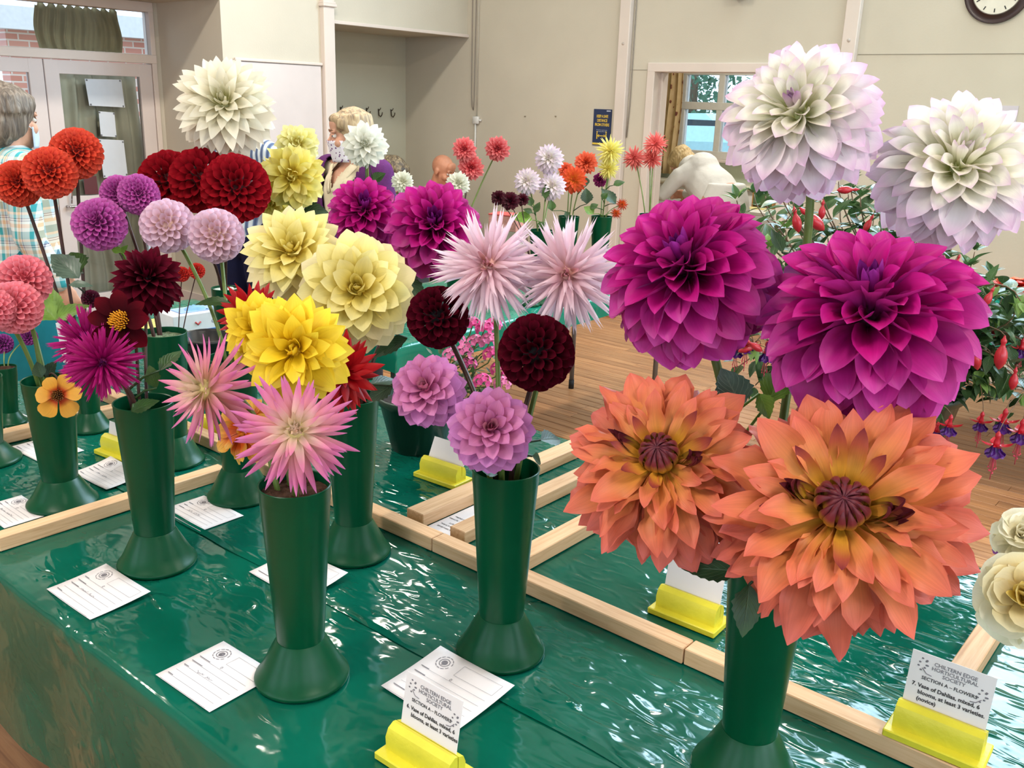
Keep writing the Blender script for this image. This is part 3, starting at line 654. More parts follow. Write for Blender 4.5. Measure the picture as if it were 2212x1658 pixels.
# printed label lying between two dividers, upside down
t = thing('printed_label', 'printed white label lying upside down between two divider strips', 'card', (-1.178, 1.285, ZT), PI)
MB().box((-.034, -.07, 0), (.034, .07, .0008)).obj('sheet', CARDW, t, False)
for k, (s, sz) in enumerate((('CHILTERN EDGE', .0062), ('HORTICULTURAL', .0062), ('SOCIETY', .0062), ('SECTION A \u2013 FLOWERS', .0056), ('8. Vase of Dahlias', .0066))):
    o = link('printed_words', text_mesh('printed_words', s, sz, INKD, .0001, 'CENTER'), t, (0, .05-k*.012-(.006 if k > 2 else 0), .0011))

# ---------------------------------------------------------------- show vases
VASES = {}      # key -> (x, y, base z, height, rim radius)
VG = plain('vase_green_plastic', S(0, 68, 40), 0.33, 0.26, var=0.06, scale=9)
VGI = plain('vase_inner_green', S(4, 50, 32), 0.5, 0.4)
def make_vase(key, x, y, z=ZT, s=1.0, h=None, label='', group='green plastic show vases', foam=None):
    H = (h or 0.31*s); r = s
    root = thing('show_vase', label, 'vase', (x, y, z), 0, group)
    zn = H*0.215
    ft = MB().lathe([(0.0, .002), (.060*r, .002), (.066*r, 0.0), (.0690*r, .001), (.0700*r, .004), (.0690*r, .007), (.0655*r, .010), (.0555*r, zn*.42), (.0455*r, zn*.72), (.0375*r, zn*.95), (.0352*r, zn*1.0), (.030*r, zn*1.0)], 48)
    ft.obj('foot', VG, root, True, angle=40)
    prof = [(.0, zn-.004), (.030*r, zn-.004), (.0345*r, zn-.002), (.0352*r, zn+.006), (.0425*r, zn+(H-zn)*.5), (.0490*r, H-.024), (.0496*r, H-.022), (.0500*r, H-.004), (.0508*r, H-.002), (.0510*r, H),
            (.0500*r, H+.001), (.0484*r, H), (.0476*r, H-.02), (.0405*r, zn+(H-zn)*.5), (.0335*r, zn+.01), (0, zn+.006)]
    MB().lathe(prof, 48).obj('body', VG, root, True, angle=40)
    if foam:
        fb = MB(); zz = H-foam[1]
        n = 22
        def fn(u, v):
            a = 2*PI*u; rr = .0470*r*v
            return Vector((rr*math.cos(a), rr*math.sin(a), zz + (noise.noise(Vector((rr*math.cos(a)*120, rr*math.sin(a)*120, x*9)))*.007 if v < .98 else 0)))
        fb.grid(fn, 24, 8).obj('packing', plain('packing_'+foam[0], foam[2], .9, .1, var=.4, scale=90, bump=.6, bscale=200), root)
    VASES[key] = (x, y, z, H, .045*r)
    return root
BROWN = ('crumpled_paper', .012, S(74, 52, 42)); GREYF = ('grey_gel', .012, S(118, 132, 106)); WHF = ('white_foam', .006, S(206, 214, 206))
make_vase('A', -.990, .730, label='green show vase with brown packing holding the pink spiky dahlias', foam=BROWN)
make_vase('B', -.816, .982, label='green show vase holding the pink, maroon and blush dahlias behind the class 6 card')
make_vase('C', -.398, .988, label='green show vase under the two giant orange dahlias')
make_vase('D', -1.465, .769, label='green show vase holding the magenta cactus dahlias and the dark single dahlia')
make_vase('E', -1.840, .771, s=1.0, h=.268, label='green show vase with a small orange single dahlia hanging over its rim')
make_vase('F', -1.237, 1.043, label='green show vase under the cream dahlias behind the vase with brown packing')
make_vase('G', -1.608, 1.045, label='green show vase holding the orange and yellow striped dahlia')
make_vase('I', -1.886, 1.052, label='green show vase filled with grey gel holding the purple pompon dahlias', foam=GREYF)
make_vase('H', -2.228, 1.025, s=.74, h=.215, label='shorter green show vase behind the wooden strip holding the red pompon dahlias')
make_vase('J', -2.185, .762, s=1.0, h=.20, label='green show vase standing beside the folded entry card')
make_vase('K', -2.405, .905, s=.56, h=.150, label='smallest green show vase, with brown packing and tiny purple pompons', foam=('crumpled_paper', .004, S(74, 52, 42)))
make_vase('L', -2.480, 1.600, s=.84, h=.250, label='green show vase with white foam holding the dark red dahlias beside the box of gloves', foam=WHF)
make_vase('M', -2.262, 1.297, s=.60, h=.186, label='slim green show vase holding two tiny red pompons by the box of gloves')

# ---------------------------------------------------------------- dahlias
def petal_mat(name, stops, trans=0.22, rough=0.5, streak=0.12, edge=None, edge_amt=0.5, under=None, spec=0.28):
    """colour runs along the petal (UV y), edge tints the rims, under = paler back of the petal"""
    if name in MATS: return MATS[name]
    m, nt, b, ns, ls = newmat(name)
    uv = ns.new('ShaderNodeUVMap'); sp = ns.new('ShaderNodeSeparateXYZ'); ls.new(uv.outputs[0], sp.inputs[0])
    r = ramp(ns, [(p, S(*c)) for p, c in stops]); ls.new(sp.outputs['Y'], r.inputs[0])
    col = r.outputs[0]
    def mixc(fac, a, bcol, blend='MIX'):
        mx = ns.new('ShaderNodeMix'); mx.data_type = 'RGBA'; mx.blend_type = blend
        if isinstance(fac, float): mx.inputs[0].default_value = fac
        else: ls.new(fac, mx.inputs[0])
        ls.new(a, mx.inputs[6])
        if isinstance(bcol, tuple): mx.inputs[7].default_value = bcol
        else: ls.new(bcol, mx.inputs[7])
        return mx.outputs[2]
    if edge:
        a = N(ns, 'ShaderNodeMath', operation='SUBTRACT', i_1=0.5); ls.new(sp.outputs['X'], a.inputs[0])
        c = N(ns, 'ShaderNodeMath', operation='ABSOLUTE'); ls.new(a.outputs[0], c.inputs[0])
        d = N(ns, 'ShaderNodeMath', operation='POWER', i_1=2.0); ls.new(c.outputs[0], d.inputs[0])
        e = N(ns, 'ShaderNodeMath', operation='MULTIPLY', i_1=4.0*edge_amt); ls.new(d.outputs[0], e.inputs[0])
        col = mixc(e.outputs[0], col, S(*edge))
    if under:
        g = ns.new('ShaderNodeNewGeometry')
        col = mixc(g.outputs['Backfacing'], col, S(*under))
    # lengthwise veins
    mp = N(ns, 'ShaderNodeMapping'); mp.inputs['Scale'].default_value = (16, 1.6, 1); ls.new(uv.outputs[0], mp.inputs[0])
    oi = ns.new('ShaderNodeObjectInfo')
    nz = N(ns, 'ShaderNodeTexNoise', noise_dimensions='4D', i_Scale=1.0, i_Detail=2.0); ls.new(mp.outputs[0], nz.inputs['Vector'])
    mw = N(ns, 'ShaderNodeMath', operation='MULTIPLY', i_1=40.0); ls.new(oi.outputs['Random'], mw.inputs[0]); ls.new(mw.outputs[0], nz.inputs['W'])
    vr = ramp(ns, [(0.3, (1-streak,)*3 + (1,)), (0.7, (1, 1, 1, 1))]); ls.new(nz.outputs['Fac'], vr.inputs[0])
    col = mixc(1.0, col, vr.outputs[0], 'MULTIPLY')
    hs = ns.new('ShaderNodeHueSaturation')
    v1 = N(ns, 'ShaderNodeMapRange', i_3=0.90, i_4=1.06); ls.new(oi.outputs['Random'], v1.inputs[0]); ls.new(v1.outputs[0], hs.inputs['Value']); ls.new(col, hs.inputs['Color'])
    ls.new(hs.outputs[0], b.inputs['Base Color'])
    b.inputs['Roughness'].default_value = rough; b.inputs['Specular IOR Level'].default_value = spec
    bp = N(ns, 'ShaderNodeBump', i_Strength=0.18, i_Distance=0.002); ls.new(nz.outputs['Fac'], bp.inputs['Height']); ls.new(bp.outputs[0], b.inputs['Normal'])
    tr = ns.new('ShaderNodeBsdfTranslucent'); ls.new(hs.outputs[0], tr.inputs[0])
    ms = N(ns, 'ShaderNodeMixShader', i_0=trans); ls.new(b.outputs[0], ms.inputs[1]); ls.new(tr.outputs[0], ms.inputs[2])
    ls.new(ms.outputs[0], ns['Material Output'].inputs[0])
    MATS[name] = m; return m

PROF = {
 'ovate':  [(0, .22), (.2, .52), (.4, .86), (.58, 1), (.75, .90), (.88, .58), (.95, .28), (1, .02)],
 'cusp':   [(0, .22), (.2, .55), (.4, .88), (.6, 1), (.78, .94), (.90, .64), (.96, .28), (1, .02)],
 'acute':  [(0, .30), (.2, .62), (.4, .94), (.55, 1), (.72, .78), (.87, .42), (.95, .18), (1, .01)],
 'round':  [(0, .34), (.25, .72), (.5, .98), (.7, 1), (.85, .84), (.95, .50), (1, .06)],
 'strap':  [(0, .45), (.2, .85), (.45, 1), (.7, .80), (.88, .45), (1, .06)],
 'blunt':  [(0, .40), (.25, .85), (.5, 1), (.8, .88), (.94, .6), (1, .15)],
 'split':  [(0, .45), (.2, .9), (.5, 1), (.75, .78), (.9, .62), (1, .42)],
 'spoon':  [(0, .20), (.25, .45), (.5, .85), (.72, 1), (.88, .82), (.96, .48), (1, .05)],
}
def petal_geo(prof, W, curl, bend, ruffle=0.0, rf=1.5, nu=4, nv=8, twist=0.0, notch=0.0, ph=0.0, side=0.0):
    """unit-length petal: base at origin, along +Y, upper face +Z. curl / bend are lists over the length"""
    P = PROF[prof]; V = []; U = []; F = []
    y = z = 0.0; prevv = 0.0
    for j in range(nv+1):
        v = j/nv; v = 1-(1-v)**1.15
        a = pts_interp(bend, (v+prevv)/2); dv = v-prevv; y += math.cos(a)*dv; z += math.sin(a)*dv; prevv = v
        a = pts_interp(bend, v); n = (-math.sin(a), math.cos(a)); t2 = (math.cos(a), math.sin(a))
        w = W*pts_interp(P, v); c = pts_interp(curl, v); tw = twist*v
        for i in range(nu+1):
            u = 2*i/nu-1
            if abs(c) > 1e-3: x = math.sin(u*c)/c*w; h = (1-math.cos(u*c))/c*w
            else: x = u*w; h = 0.0
            h += ruffle*w*math.sin(rf*2*PI*v + ph + (1.7 if u > 0 else 0))*u*u*min(1, v*2)
            ext = notch*(abs(u)-0.5)*max(0, (v-0.75)/0.25) if notch else 0.0
            x2 = x*math.cos(tw)-h*math.sin(tw); h2 = x*math.sin(tw)+h*math.cos(tw)
            V.append(Vector((x2 + side*v*v, y+h2*n[0]+ext*t2[0], z+h2*n[1]+ext*t2[1]))); U.append(((u+1)/2, v))
    for j in range(nv):
        for i in range(nu): k = j*(nu+1)+i; F.append((k, k+1, k+nu+2, k+nu+1))
    return V, F, U
def petal_mesh(name, mat, **kw):
    V, F, U = petal_geo(**kw); return mk(name, V, F, mat, True, U)

GA = PI*(3-math.sqrt(5))
def layout(st, rnd):
    """yield (t, zone, 4x4 local matrix) for each petal of a unit-radius bloom facing +Z"""
    n = st['N']; th0, th1 = st['th']; out = []
    for k in range(n):
        t = (k+0.5)/n
        if st.get('even'): c = lerp(math.cos(math.radians(th0)), math.cos(math.radians(th1)), t); th = math.acos(c)
        else: th = math.radians(th0 + (th1-th0)*t**st['pw'])
        jit = st.get('jit', .06)
        th += rnd.uniform(-jit, jit)*.7; ph = (2*PI*k/n if st.get('ring') else k*GA) + rnd.uniform(-jit, jit)
        tf = (math.degrees(th)-th0)/(th1-th0)
        r0 = pts_interp(st['r0'], tf); L = pts_interp(st['L'], tf)*rnd.uniform(1-st.get('lj', .07), 1+st.get('lj', .07))
        td = th + math.radians(pts_interp(st['tilt'], tf)) + rnd.uniform(-jit, jit)*1.2
        d0 = Vector((math.sin(th)*math.cos(ph), math.sin(th)*math.sin(ph), math.cos(th)*st.get('ob', 1.0)))
        ph2 = ph + rnd.uniform(-jit, jit)*1.5
        d = Vector((math.sin(td)*math.cos(ph2), math.sin(td)*math.sin(ph2), math.cos(td)))
        nn = Vector((-math.cos(td)*math.cos(ph2), -math.cos(td)*math.sin(ph2), math.sin(td)))
        x = d.cross(nn); rl = rnd.uniform(-1, 1)*st.get('roll', .25); x, nn = x*math.cos(rl)+nn*math.sin(rl), nn*math.cos(rl)-x*math.sin(rl)
        ws = rnd.uniform(.92, 1.08)*pts_interp(st.get('ws', [(0, 1)]), tf)
        Mx = Matrix((x*L*ws, d*L, nn*L*ws)).transposed().to_4x4(); Mx.translation = d0*r0 + Vector((0, 0, st.get('z0', 0)))
        zone = 0
        while tf > st['zones'][zone][0]: zone += 1
        out.append((tf, zone, Mx))
    return out

G_MAT = dict(stem=S(92, 112, 48), dark=S(62, 34, 30), pale=S(120, 138, 70))
def leaf_mat(name, c1, c2, gloss=0.42):
    if name in MATS: return MATS[name]
    m, nt, b, ns, ls = newmat(name)
    uv = ns.new('ShaderNodeUVMap'); sp = ns.new('ShaderNodeSeparateXYZ'); ls.new(uv.outputs[0], sp.inputs[0])
    a = N(ns, 'ShaderNodeMath', operation='SUBTRACT', i_1=0.5); ls.new(sp.outputs['X'], a.inputs[0])
    ab = N(ns, 'ShaderNodeMath', operation='ABSOLUTE'); ls.new(a.outputs[0], ab.inputs[0])
    sk = N(ns, 'ShaderNodeMath', operation='MULTIPLY_ADD', i_1=-0.9); ls.new(ab.outputs[0], sk.inputs[0]); ls.new(sp.outputs['Y'], sk.inputs[2])
    wv = N(ns, 'ShaderNodeMath', operation='MULTIPLY', i_1=44.0); ls.new(sk.outputs[0], wv.inputs[0])
    sn = N(ns, 'ShaderNodeMath', operation='SINE'); ls.new(wv.outputs[0], sn.inputs[0])
    vein = N(ns, 'ShaderNodeMapRange', i_1=0.82, i_2=1.0); ls.new(sn.outputs[0], vein.inputs[0])
    mid = N(ns, 'ShaderNodeMapRange', i_1=0.035, i_2=0.0); ls.new(ab.outputs[0], mid.inputs[0])
    mxx = N(ns, 'ShaderNodeMath', operation='MAXIMUM'); ls.new(vein.outputs[0], mxx.inputs[0]); ls.new(mid.outputs[0], mxx.inputs[1])
    tc = ns.new('ShaderNodeTexCoord'); nz = N(ns, 'ShaderNodeTexNoise', i_Scale=40.0); ls.new(tc.outputs['Object'], nz.inputs[0])
    r = ramp(ns, [(0.3, S(*c1)), (0.7, S(*c2))]); ls.new(nz.outputs['Fac'], r.inputs[0])
    oi = ns.new('ShaderNodeObjectInfo'); hs = ns.new('ShaderNodeHueSaturation'); v1 = N(ns, 'ShaderNodeMapRange', i_3=0.78, i_4=1.25)
    ls.new(oi.outputs['Random'], v1.inputs[0]); ls.new(v1.outputs[0], hs.inputs['Value']); ls.new(r.outputs[0], hs.inputs['Color'])
    mx = ns.new('ShaderNodeMix'); mx.data_type = 'RGBA'; mm = N(ns, 'ShaderNodeMath', operation='MULTIPLY', i_1=0.28); ls.new(mxx.outputs[0], mm.inputs[0]); ls.new(mm.outputs[0], mx.inputs[0])
    ls.new(hs.outputs[0], mx.inputs[6]); mx.inputs[7].default_value = S(c2[0]+50, c2[1]+45, c2[2]+35); ls.new(mx.outputs[2], b.inputs['Base Color'])
    b.inputs['Roughness'].default_value = gloss; b.inputs['Specular IOR Level'].default_value = 0.4
    bp = N(ns, 'ShaderNodeBump', i_Strength=0.35, i_Distance=0.003, invert=True); ls.new(mxx.outputs[0], bp.inputs['Height']); ls.new(bp.outputs[0], b.inputs['Normal'])
    tr = ns.new('ShaderNodeBsdfTranslucent'); ls.new(mx.outputs[2], tr.inputs[0])
    ms = N(ns, 'ShaderNodeMixShader', i_0=0.22); ls.new(b.outputs[0], ms.inputs[1]); ls.new(tr.outputs[0], ms.inputs[2]); ls.new(ms.outputs[0], ns['Material Output'].inputs[0])
    MATS[name] = m; return m
LEAF = leaf_mat('dahlia_leaf_green', (38, 66, 30), (62, 96, 40))
LEAFD = leaf_mat('dahlia_leaf_dark', (30, 52, 34), (50, 78, 48))
LEAFL = leaf_mat('dahlia_leaf_light', (84, 120, 40), (118, 152, 60))
LEAFG = leaf_mat('dahlia_leaf_grey_green', (76, 98, 84), (112, 134, 118), 0.3)
def leaf_geo(base, tip, w, nrm=None, droop=0.15, cup=0.25, teeth=7, nu=6, nv=14):
    base, tip = Vector(base), Vector(tip); d = tip-base; L = d.length; d.normalize()
    nrm = Vector(nrm) if nrm else Vector((0, 0, 1)); x = d.cross(nrm)
    if x.length < 1e-3: x = d.cross(Vector((0, 1, 0)))
    x.normalize(); nn = x.cross(d)
    V = []; U = []; F = []
    P = [(0, .05), (.08, .35), (.22, .82), (.36, 1), (.55, .88), (.75, .56), (.9, .24), (1, .0)]
    for j in range(nv+1):
        v = j/nv; ww = w*L*pts_interp(P, v)
        for i in range(nu+1):
            u = 2*i/nu-1; e = 1 + (0.07*(1 if j % 2 else -1) if abs(u) > .99 and 0 < j < nv and teeth else 0)
            h = abs(u)*ww*cup - droop*L*((v-.15)**2) + droop*L*.02
            V.append(base + d*(v*L) + x*(u*ww*e) + nn*h); U.append(((u+1)/2, v))
    for j in range(nv):
        for i in range(nu): k = j*(nu+1)+i; F.append((k, k+1, k+nu+2, k+nu+1))
    return V, F, U
def add_leaf(root, base, tip, w=0.28, mat=None, nrm=None, droop=0.15, cup=0.25, stalk=None):
    off = root.location; mb = MB(); mb.add(*leaf_geo(base, tip, w, nrm, droop, cup))
    if stalk:
        s0 = Vector(stalk); b0 = Vector(base); mb.tube([s0, s0.lerp(b0, .5)+Vector((0, 0, .006)), b0], [0.0024, 0.002, 0.0016], 6)
    return mb.obj('leaf', mat or LEAF, root, True, off)


BG_CACHE = {}
def bloom(px, py, rpx, dep, face, st, label, vase, stem='stem', group=None, leaves=(), srad=0.0042, seed=None, foot=None, joined=False, back=0.28, name='dahlia'):
    rnd = random.Random(seed if seed is not None else int(px*7+py))
    R = rpx/FPX*dep; C = Dp(px, py, dep)
    v = ray(px, py).normalized(); r_ = (RT - v*RT.dot(v)).normalized(); u_ = (UP - v*UP.dot(v)).normalized()
    fx, fy = face; ax = (r_*fx + u_*fy - v*math.sqrt(max(0.02, 1-fx*fx-fy*fy))).normalized()
    q = ax.to_track_quat('Z', 'Y')
    if foot is not None: F0 = Vector(foot); mouth = F0.copy()
    else:
        vx, vy, vz, vh, vr = VASES[vase]
        hd = Vector((C.x-vx, C.y-vy, 0)); hd = hd.normalized()*min(vr*.62, hd.length*.25) if hd.length > 1e-4 else hd
        F0 = Vector((vx-hd.x*.25, vy-hd.y*.25, vz+vh*.42)); mouth = Vector((vx+hd.x, vy+hd.y, vz+vh+.002))
    root = thing(name, label, 'flower', F0, 0, group)
    B = C - ax*(R*back)
    L = (B-mouth).length; m1 = mouth + (mouth-F0).normalized()*L*.35 if (mouth-F0).length > 1e-3 else mouth + Vector((0, 0, L*.4))
    path = ([F0] if (mouth-F0).length > 1e-3 else []) + bez(mouth, m1, B - ax*min(L*.4, R*1.1+.03), B, 12)
    smat = plain('stem_'+stem, G_MAT[stem], .45, .4, var=.18, scale=30)
    MB().tube(path, srad, 8).obj('stem', smat, root, True, F0)
    # flower head: the solid heart with calyx behind, petals are its children
    hb = MB(); hb.ell((0, 0, 0), (R*st['core'], R*st['core'], R*st['core']*st.get('ob', 1)), 14, 9)
    hm = hb.mesh('flower_head', st['coremat'])
    head = link('flower_head', hm, root, C-F0); head.rotation_mode = 'QUATERNION'; head.rotation_quaternion = q
    cb = MB()
    for k in range(6):
        a = 2*PI*k/6; Mx = Matrix.Rotation(a, 4, 'Z') @ Matrix.Rotation(math.radians(-35), 4, 'X') @ Matrix.Scale(R*.32, 4); Mx.translation = Vector((0, 0, -R*st['core']*.9))
        V, Fc, U = petal_geo('acute', .32, [(0, .6), (1, .4)], [(0, .2), (1, -.3)], nu=2, nv=4); cb.add([Mx @ p for p in V], Fc, U)
    cb.ell((0, 0, -R*st['core']*.85), (R*.12, R*.12, R*.10), 8, 6)
    ca = cb.obj('calyx', plain('calyx_green', S(96, 120, 54), .5), head)
    if joined:
        key = st['key']
        if key not in BG_CACHE:
            mb = MB()
            for tf, zn, Mx in layout(st, rnd):
                me = st['zones'][zn][1][rnd.randrange(len(st['zones'][zn][1]))]
                mb.add([Mx @ p.co for p in me.vertices], [tuple(pp.vertices) for pp in me.polygons], [(0, 0)]*0 or st['uv'][me.name])
            BG_CACHE[key] = mb.mesh('petals', st['zones'][-1][1][0].materials[0])
        o = link('petals', BG_CACHE[key], head); o.scale = (R, R, R); o['kind'] = 'stuff'
    else:
        SC = Matrix.Scale(R, 4)
        for tf, zn, Mx in layout(st, rnd):
            ms = st['zones'][zn][1]; o = bpy.data.objects.new('petal', ms[rnd.randrange(len(ms))]); COL.objects.link(o); o.parent = head
            Mx = Mx.copy(); Mx.translation = Mx.translation*R
            o.matrix_basis = Mx @ SC
    if 'bud' in st: st['bud'](head, R, rnd)
    for lf in leaves:
        bx, by, tx, ty, dd, w, mt = lf[:7]; b3 = Dp(bx, by, dd); t3 = Dp(tx, ty, dd + (lf[7] if len(lf) > 7 else 0))
        # nearest stem point
        sp_ = min(path, key=lambda p: (p-b3).length)
        add_leaf(root, b3, t3, w, mt, (-FWD + Vector((0, 0, .8))).normalized(), lf[8] if len(lf) > 8 else .15, .25, sp_)
    return root

def style(key, core, corecol, zones, **kw):
    st = dict(key=key, core=core, coremat=plain('heart_'+key, S(*corecol), .6, .2), **kw)
    zz = []; st['uv'] = {}
    for tmax, mat, variants in zones:
        mm = []
        for i, g in enumerate(variants):
            me = petal_mesh('petal_'+key, mat, **g); mm.append(me); st['uv'][me.name] = petal_geo(**g)[2]
        zz.append((tmax, mm))
    st['zones'] = zz
    return st
def var(g, n=3, **rng):
    """n variants of a petal shape with jittered parameters"""
    rnd = random.Random(11); out = []
    for i in range(n):
        h = dict(g); h['ph'] = rnd.uniform(0, 6.28); h['side'] = rnd.uniform(-.08, .08)*g.get('W', .2)*2
        for k, a in rng.items(): h[k] = h.get(k, 0.0) + rnd.uniform(-a, a)
        out.append(h)
    return out

# ---- bloom kinds -------------------------------------------------------------
HI = dict(nu=6, nv=11); MD = dict(nu=4, nv=8); LO = dict(nu=4, nv=5); BGq = dict(nu=2, nv=4)
def ball_style(key, stops, core, N=150, Wb=.46, q=MD, trans=.2, streak=.1, edge=None, under=None, pointed=False, th1=152, tilt=22, spec=.28):
    mt = petal_mat('petal_'+key, stops, trans, .5 if spec > .2 else .7, streak, edge, .6, under, spec)
    pr = 'ovate' if pointed else 'round'
    g = dict(prof=pr, W=Wb, curl=[(0, 1.7), (.6, 1.45), (1, 1.0)], bend=[(0, .12), (1, -.15 if not pointed else -.3)], **q)
    return style(key, .50, core, [(1.1, mt, var(g, 3, W=.03))], N=N, th=(3, th1), even=True, pw=1, ob=.94,
        r0=[(0, .40), (.12, .5), (.25, .60), (1, .60)], L=[(0, .30), (.12, .36), (.3, .42), (1, .44)], tilt=[(0, 4), (.15, 14), (.5, tilt), (1, tilt-4)], jit=.035, roll=.12, lj=.05)
RED_BALL = ball_style('red_ball', [(0, (150, 24, 20)), (.5, (205, 52, 38)), (1, (232, 84, 56))], (120, 16, 14), 250, Wb=.40, edge=(240, 104, 72))
PURPLE_BALL = ball_style('purple_ball', [(0, (120, 24, 100)), (.55, (180, 60, 150)), (1, (206, 104, 184))], (104, 18, 84), 235, Wb=.41, edge=(214, 128, 198))
LILAC_BALL = ball_style('lilac_ball', [(0, (214, 168, 146)), (.5, (232, 192, 206)), (1, (236, 206, 230))], (214, 176, 160), 145, Wb=.48, trans=.32, edge=(236, 206, 226))
PINK_BALL = ball_style('pink_ball', [(0, (196, 64, 84)), (.55, (232, 112, 124)), (1, (240, 146, 160))], (180, 60, 74), 190, Wb=.43, edge=(244, 160, 172))
MAROON_BALL = ball_style('maroon_ball', [(0, (16, 0, 6)), (.6, (66, 1, 16)), (1, (88, 3, 26))], (10, 0, 4), 140, Wb=.48, trans=.08, streak=.25, edge=(100, 8, 36), spec=.06)
DARKRED_BALL = ball_style('dark_red_ball', [(0, (66, 0, 8)), (.5, (134, 4, 20)), (1, (168, 12, 30))], (60, 0, 6), 185, Wb=.44, trans=.15, edge=(176, 22, 40), pointed=True, tilt=20, spec=.12)

def deco_style(key, z, core, N=105, th=(4, 122), pw=.60, W=.30, prof='ovate', c=(1.5, .95, .45), L=((0, .24), (.10, .38), (.25, .56), (.55, .76), (1, .86)), r0=((0, .14), (.4, .16), (1, .17)),
               tilt=((0, -2), (.3, 6), (.7, 10), (1, 14)), inb=.55, outb=-.45, ruff=.10, q=MD, corer=.2, jit=.06, roll=.25, lj=.08, ob=.9, zb=(.22, .6), bud=None, notch=0.0, ws=((0, .9), (1, 1)), rf=1.5, tw=.0):
    """z: three petal materials, heart -> rim"""
    g0 = dict(prof=prof, W=W*.85, curl=[(0, c[0]*1.1), (.5, c[1]*1.35), (1, c[2]*1.3)], bend=[(0, .15), (.5, inb*.6), (1, inb)], ruffle=ruff*.5, rf=rf, notch=notch, **q)
    g1 = dict(prof=prof, W=W, curl=[(0, c[0]), (.5, c[1]), (1, c[2])], bend=[(0, .25), (.5, .12), (1, -.05+.25*outb)], ruffle=ruff, rf=rf, notch=notch, **q)
    g2 = dict(prof=prof, W=W*1.02, curl=[(0, c[0]), (.45, c[1]*.8), (1, c[2]*.7)], bend=[(0, .3), (.45, 0), (1, outb)], ruffle=ruff*1.3, rf=rf, notch=notch, **q)
    st = style(key, corer, core, [(zb[0], z[0], var(g0, 3, W=.02, twist=tw)), (zb[1], z[1], var(g1, 4, W=.03, twist=.15+tw)), (2.0, z[2], var(g2, 4, W=.03, twist=.2+tw))],
        N=N, th=th, pw=pw, r0=list(r0), L=list(L), tilt=list(tilt), jit=jit, roll=roll, lj=lj, ob=ob, ws=list(ws))
    if bud: st['bud'] = bud
    return st
MAG = [petal_mat('petal_magenta_heart', [(0, (96, 8, 70)), (.5, (146, 24, 128)), (1, (150, 48, 150))], .15, .45),
       petal_mat('petal_magenta_mid', [(0, (100, 0, 56)), (.4, (172, 8, 108)), (.8, (202, 20, 136)), (1, (214, 54, 160))], .3, .45, .12, (198, 40, 146), .35, (176, 40, 136)),
       petal_mat('petal_magenta_rim', [(0, (110, 0, 62)), (.4, (176, 14, 116)), (.8, (196, 34, 142)), (1, (204, 72, 168))], .3, .45, .12, (196, 74, 162), .35, (174, 66, 150))]
MAGENTA = deco_style('magenta', MAG, (70, 0, 40), 150, W=.285, prof='ovate', c=(2.0, 1.6, .85), q=HI, outb=-.6, zb=(.16, .55), pw=.68, jit=.08, roll=.3, ob=1.0, r0=((0, .24), (.3, .2), (1, .17)))
MAGENTA2 = deco_style('magenta_back', MAG, (70, 0, 40), 118, W=.30, prof='ovate', c=(1.8, 1.5, .8), outb=-.6, ruff=.26, ob=1.0, r0=((0, .22), (.3, .19), (1, .17)), zb=(.2, .55), pw=.66, jit=.08, roll=.35)
WL = [petal_mat('petal_white_heart', [(0, (226, 228, 150)), (.45, (232, 216, 214)), (1, (178, 130, 182))], .3, .5),
      petal_mat('petal_white_mid', [(0, (222, 226, 130)), (.35, (242, 240, 204)), (.8, (246, 242, 230)), (1, (228, 198, 220))], .3, .5, .05, (234, 212, 234), .25),
      petal_mat('petal_white_rim', [(0, (236, 232, 190)), (.4, (244, 240, 230)), (.75, (240, 230, 232)), (1, (222, 182, 214))], .3, .5, .05, (228, 198, 226), .3)]
WHITE_LILAC = deco_style('white_lilac', WL, (214, 216, 150), 160, W=.235, prof='ovate', c=(1.7, 1.15, .6), q=HI, outb=-.5, th=(4, 116), zb=(.15, .5), roll=.35, ob=.9, r0=((0, .22), (.3, .19), (1, .17)))
WHITE_PALE = deco_style('white_pale', [WL[1], WL[1], WL[2]], (214, 216, 150), 160, W=.235, prof='ovate', c=(1.7, 1.15, .6), q=HI, outb=-.5, th=(4, 116), roll=.35, ob=.9, r0=((0, .22), (.3, .19), (1, .17)))
WC = [petal_mat('petal_cream_white_heart', [(0, (214, 216, 120)), (.5, (238, 232, 196)), (1, (240, 234, 212))], .3, .5),
      petal_mat('petal_cream_white_mid', [(0, (226, 220, 150)), (.4, (242, 234, 206)), (1, (246, 240, 224))], .3, .5, .05),
      petal_mat('petal_cream_white_rim', [(0, (226, 218, 180)), (.4, (236, 224, 200)), (1, (244, 234, 216))], .3, .5, .05)]
WHITE_BIG = deco_style('white_big', WC, (220, 212, 160), 150, W=.22, prof='acute', c=(1.4, .8, .4), outb=-.5, ruff=.2, th=(4, 130))
WHITE_SMALL = deco_style('white_small', [petal_mat('petal_white_pure', [(0, (220, 220, 190)), (.4, (240, 240, 228)), (1, (246, 246, 238))], .3, .5, .05)]*3, (226, 226, 200), 95, W=.26, prof='acute', c=(1.3, .8, .4), outb=-.4, ruff=.25, th=(4, 135))
CR = [petal_mat('petal_lemon_heart', [(0, (222, 190, 40)), (.5, (240, 220, 110)), (1, (244, 232, 160))], .3, .5),
      petal_mat('petal_lemon_mid', [(0, (226, 186, 40)), (.4, (240, 220, 112)), (1, (244, 234, 172))], .3, .5, .06),
      petal_mat('petal_lemon_rim', [(0, (222, 196, 100)), (.4, (238, 222, 150)), (1, (240, 226, 184))], .3, .5, .06)]
CREAM = deco_style('cream', CR, (220, 190, 70), 100, W=.31, prof='ovate', c=(1.45, .85, .4), outb=-.3, th=(5, 120), ruff=.08)
CREAM2 = deco_style('cream_loose', CR, (220, 190, 70), 95, W=.28, prof='acute', c=(1.3, .7, .35), outb=-.35, th=(5, 118), ruff=.12)
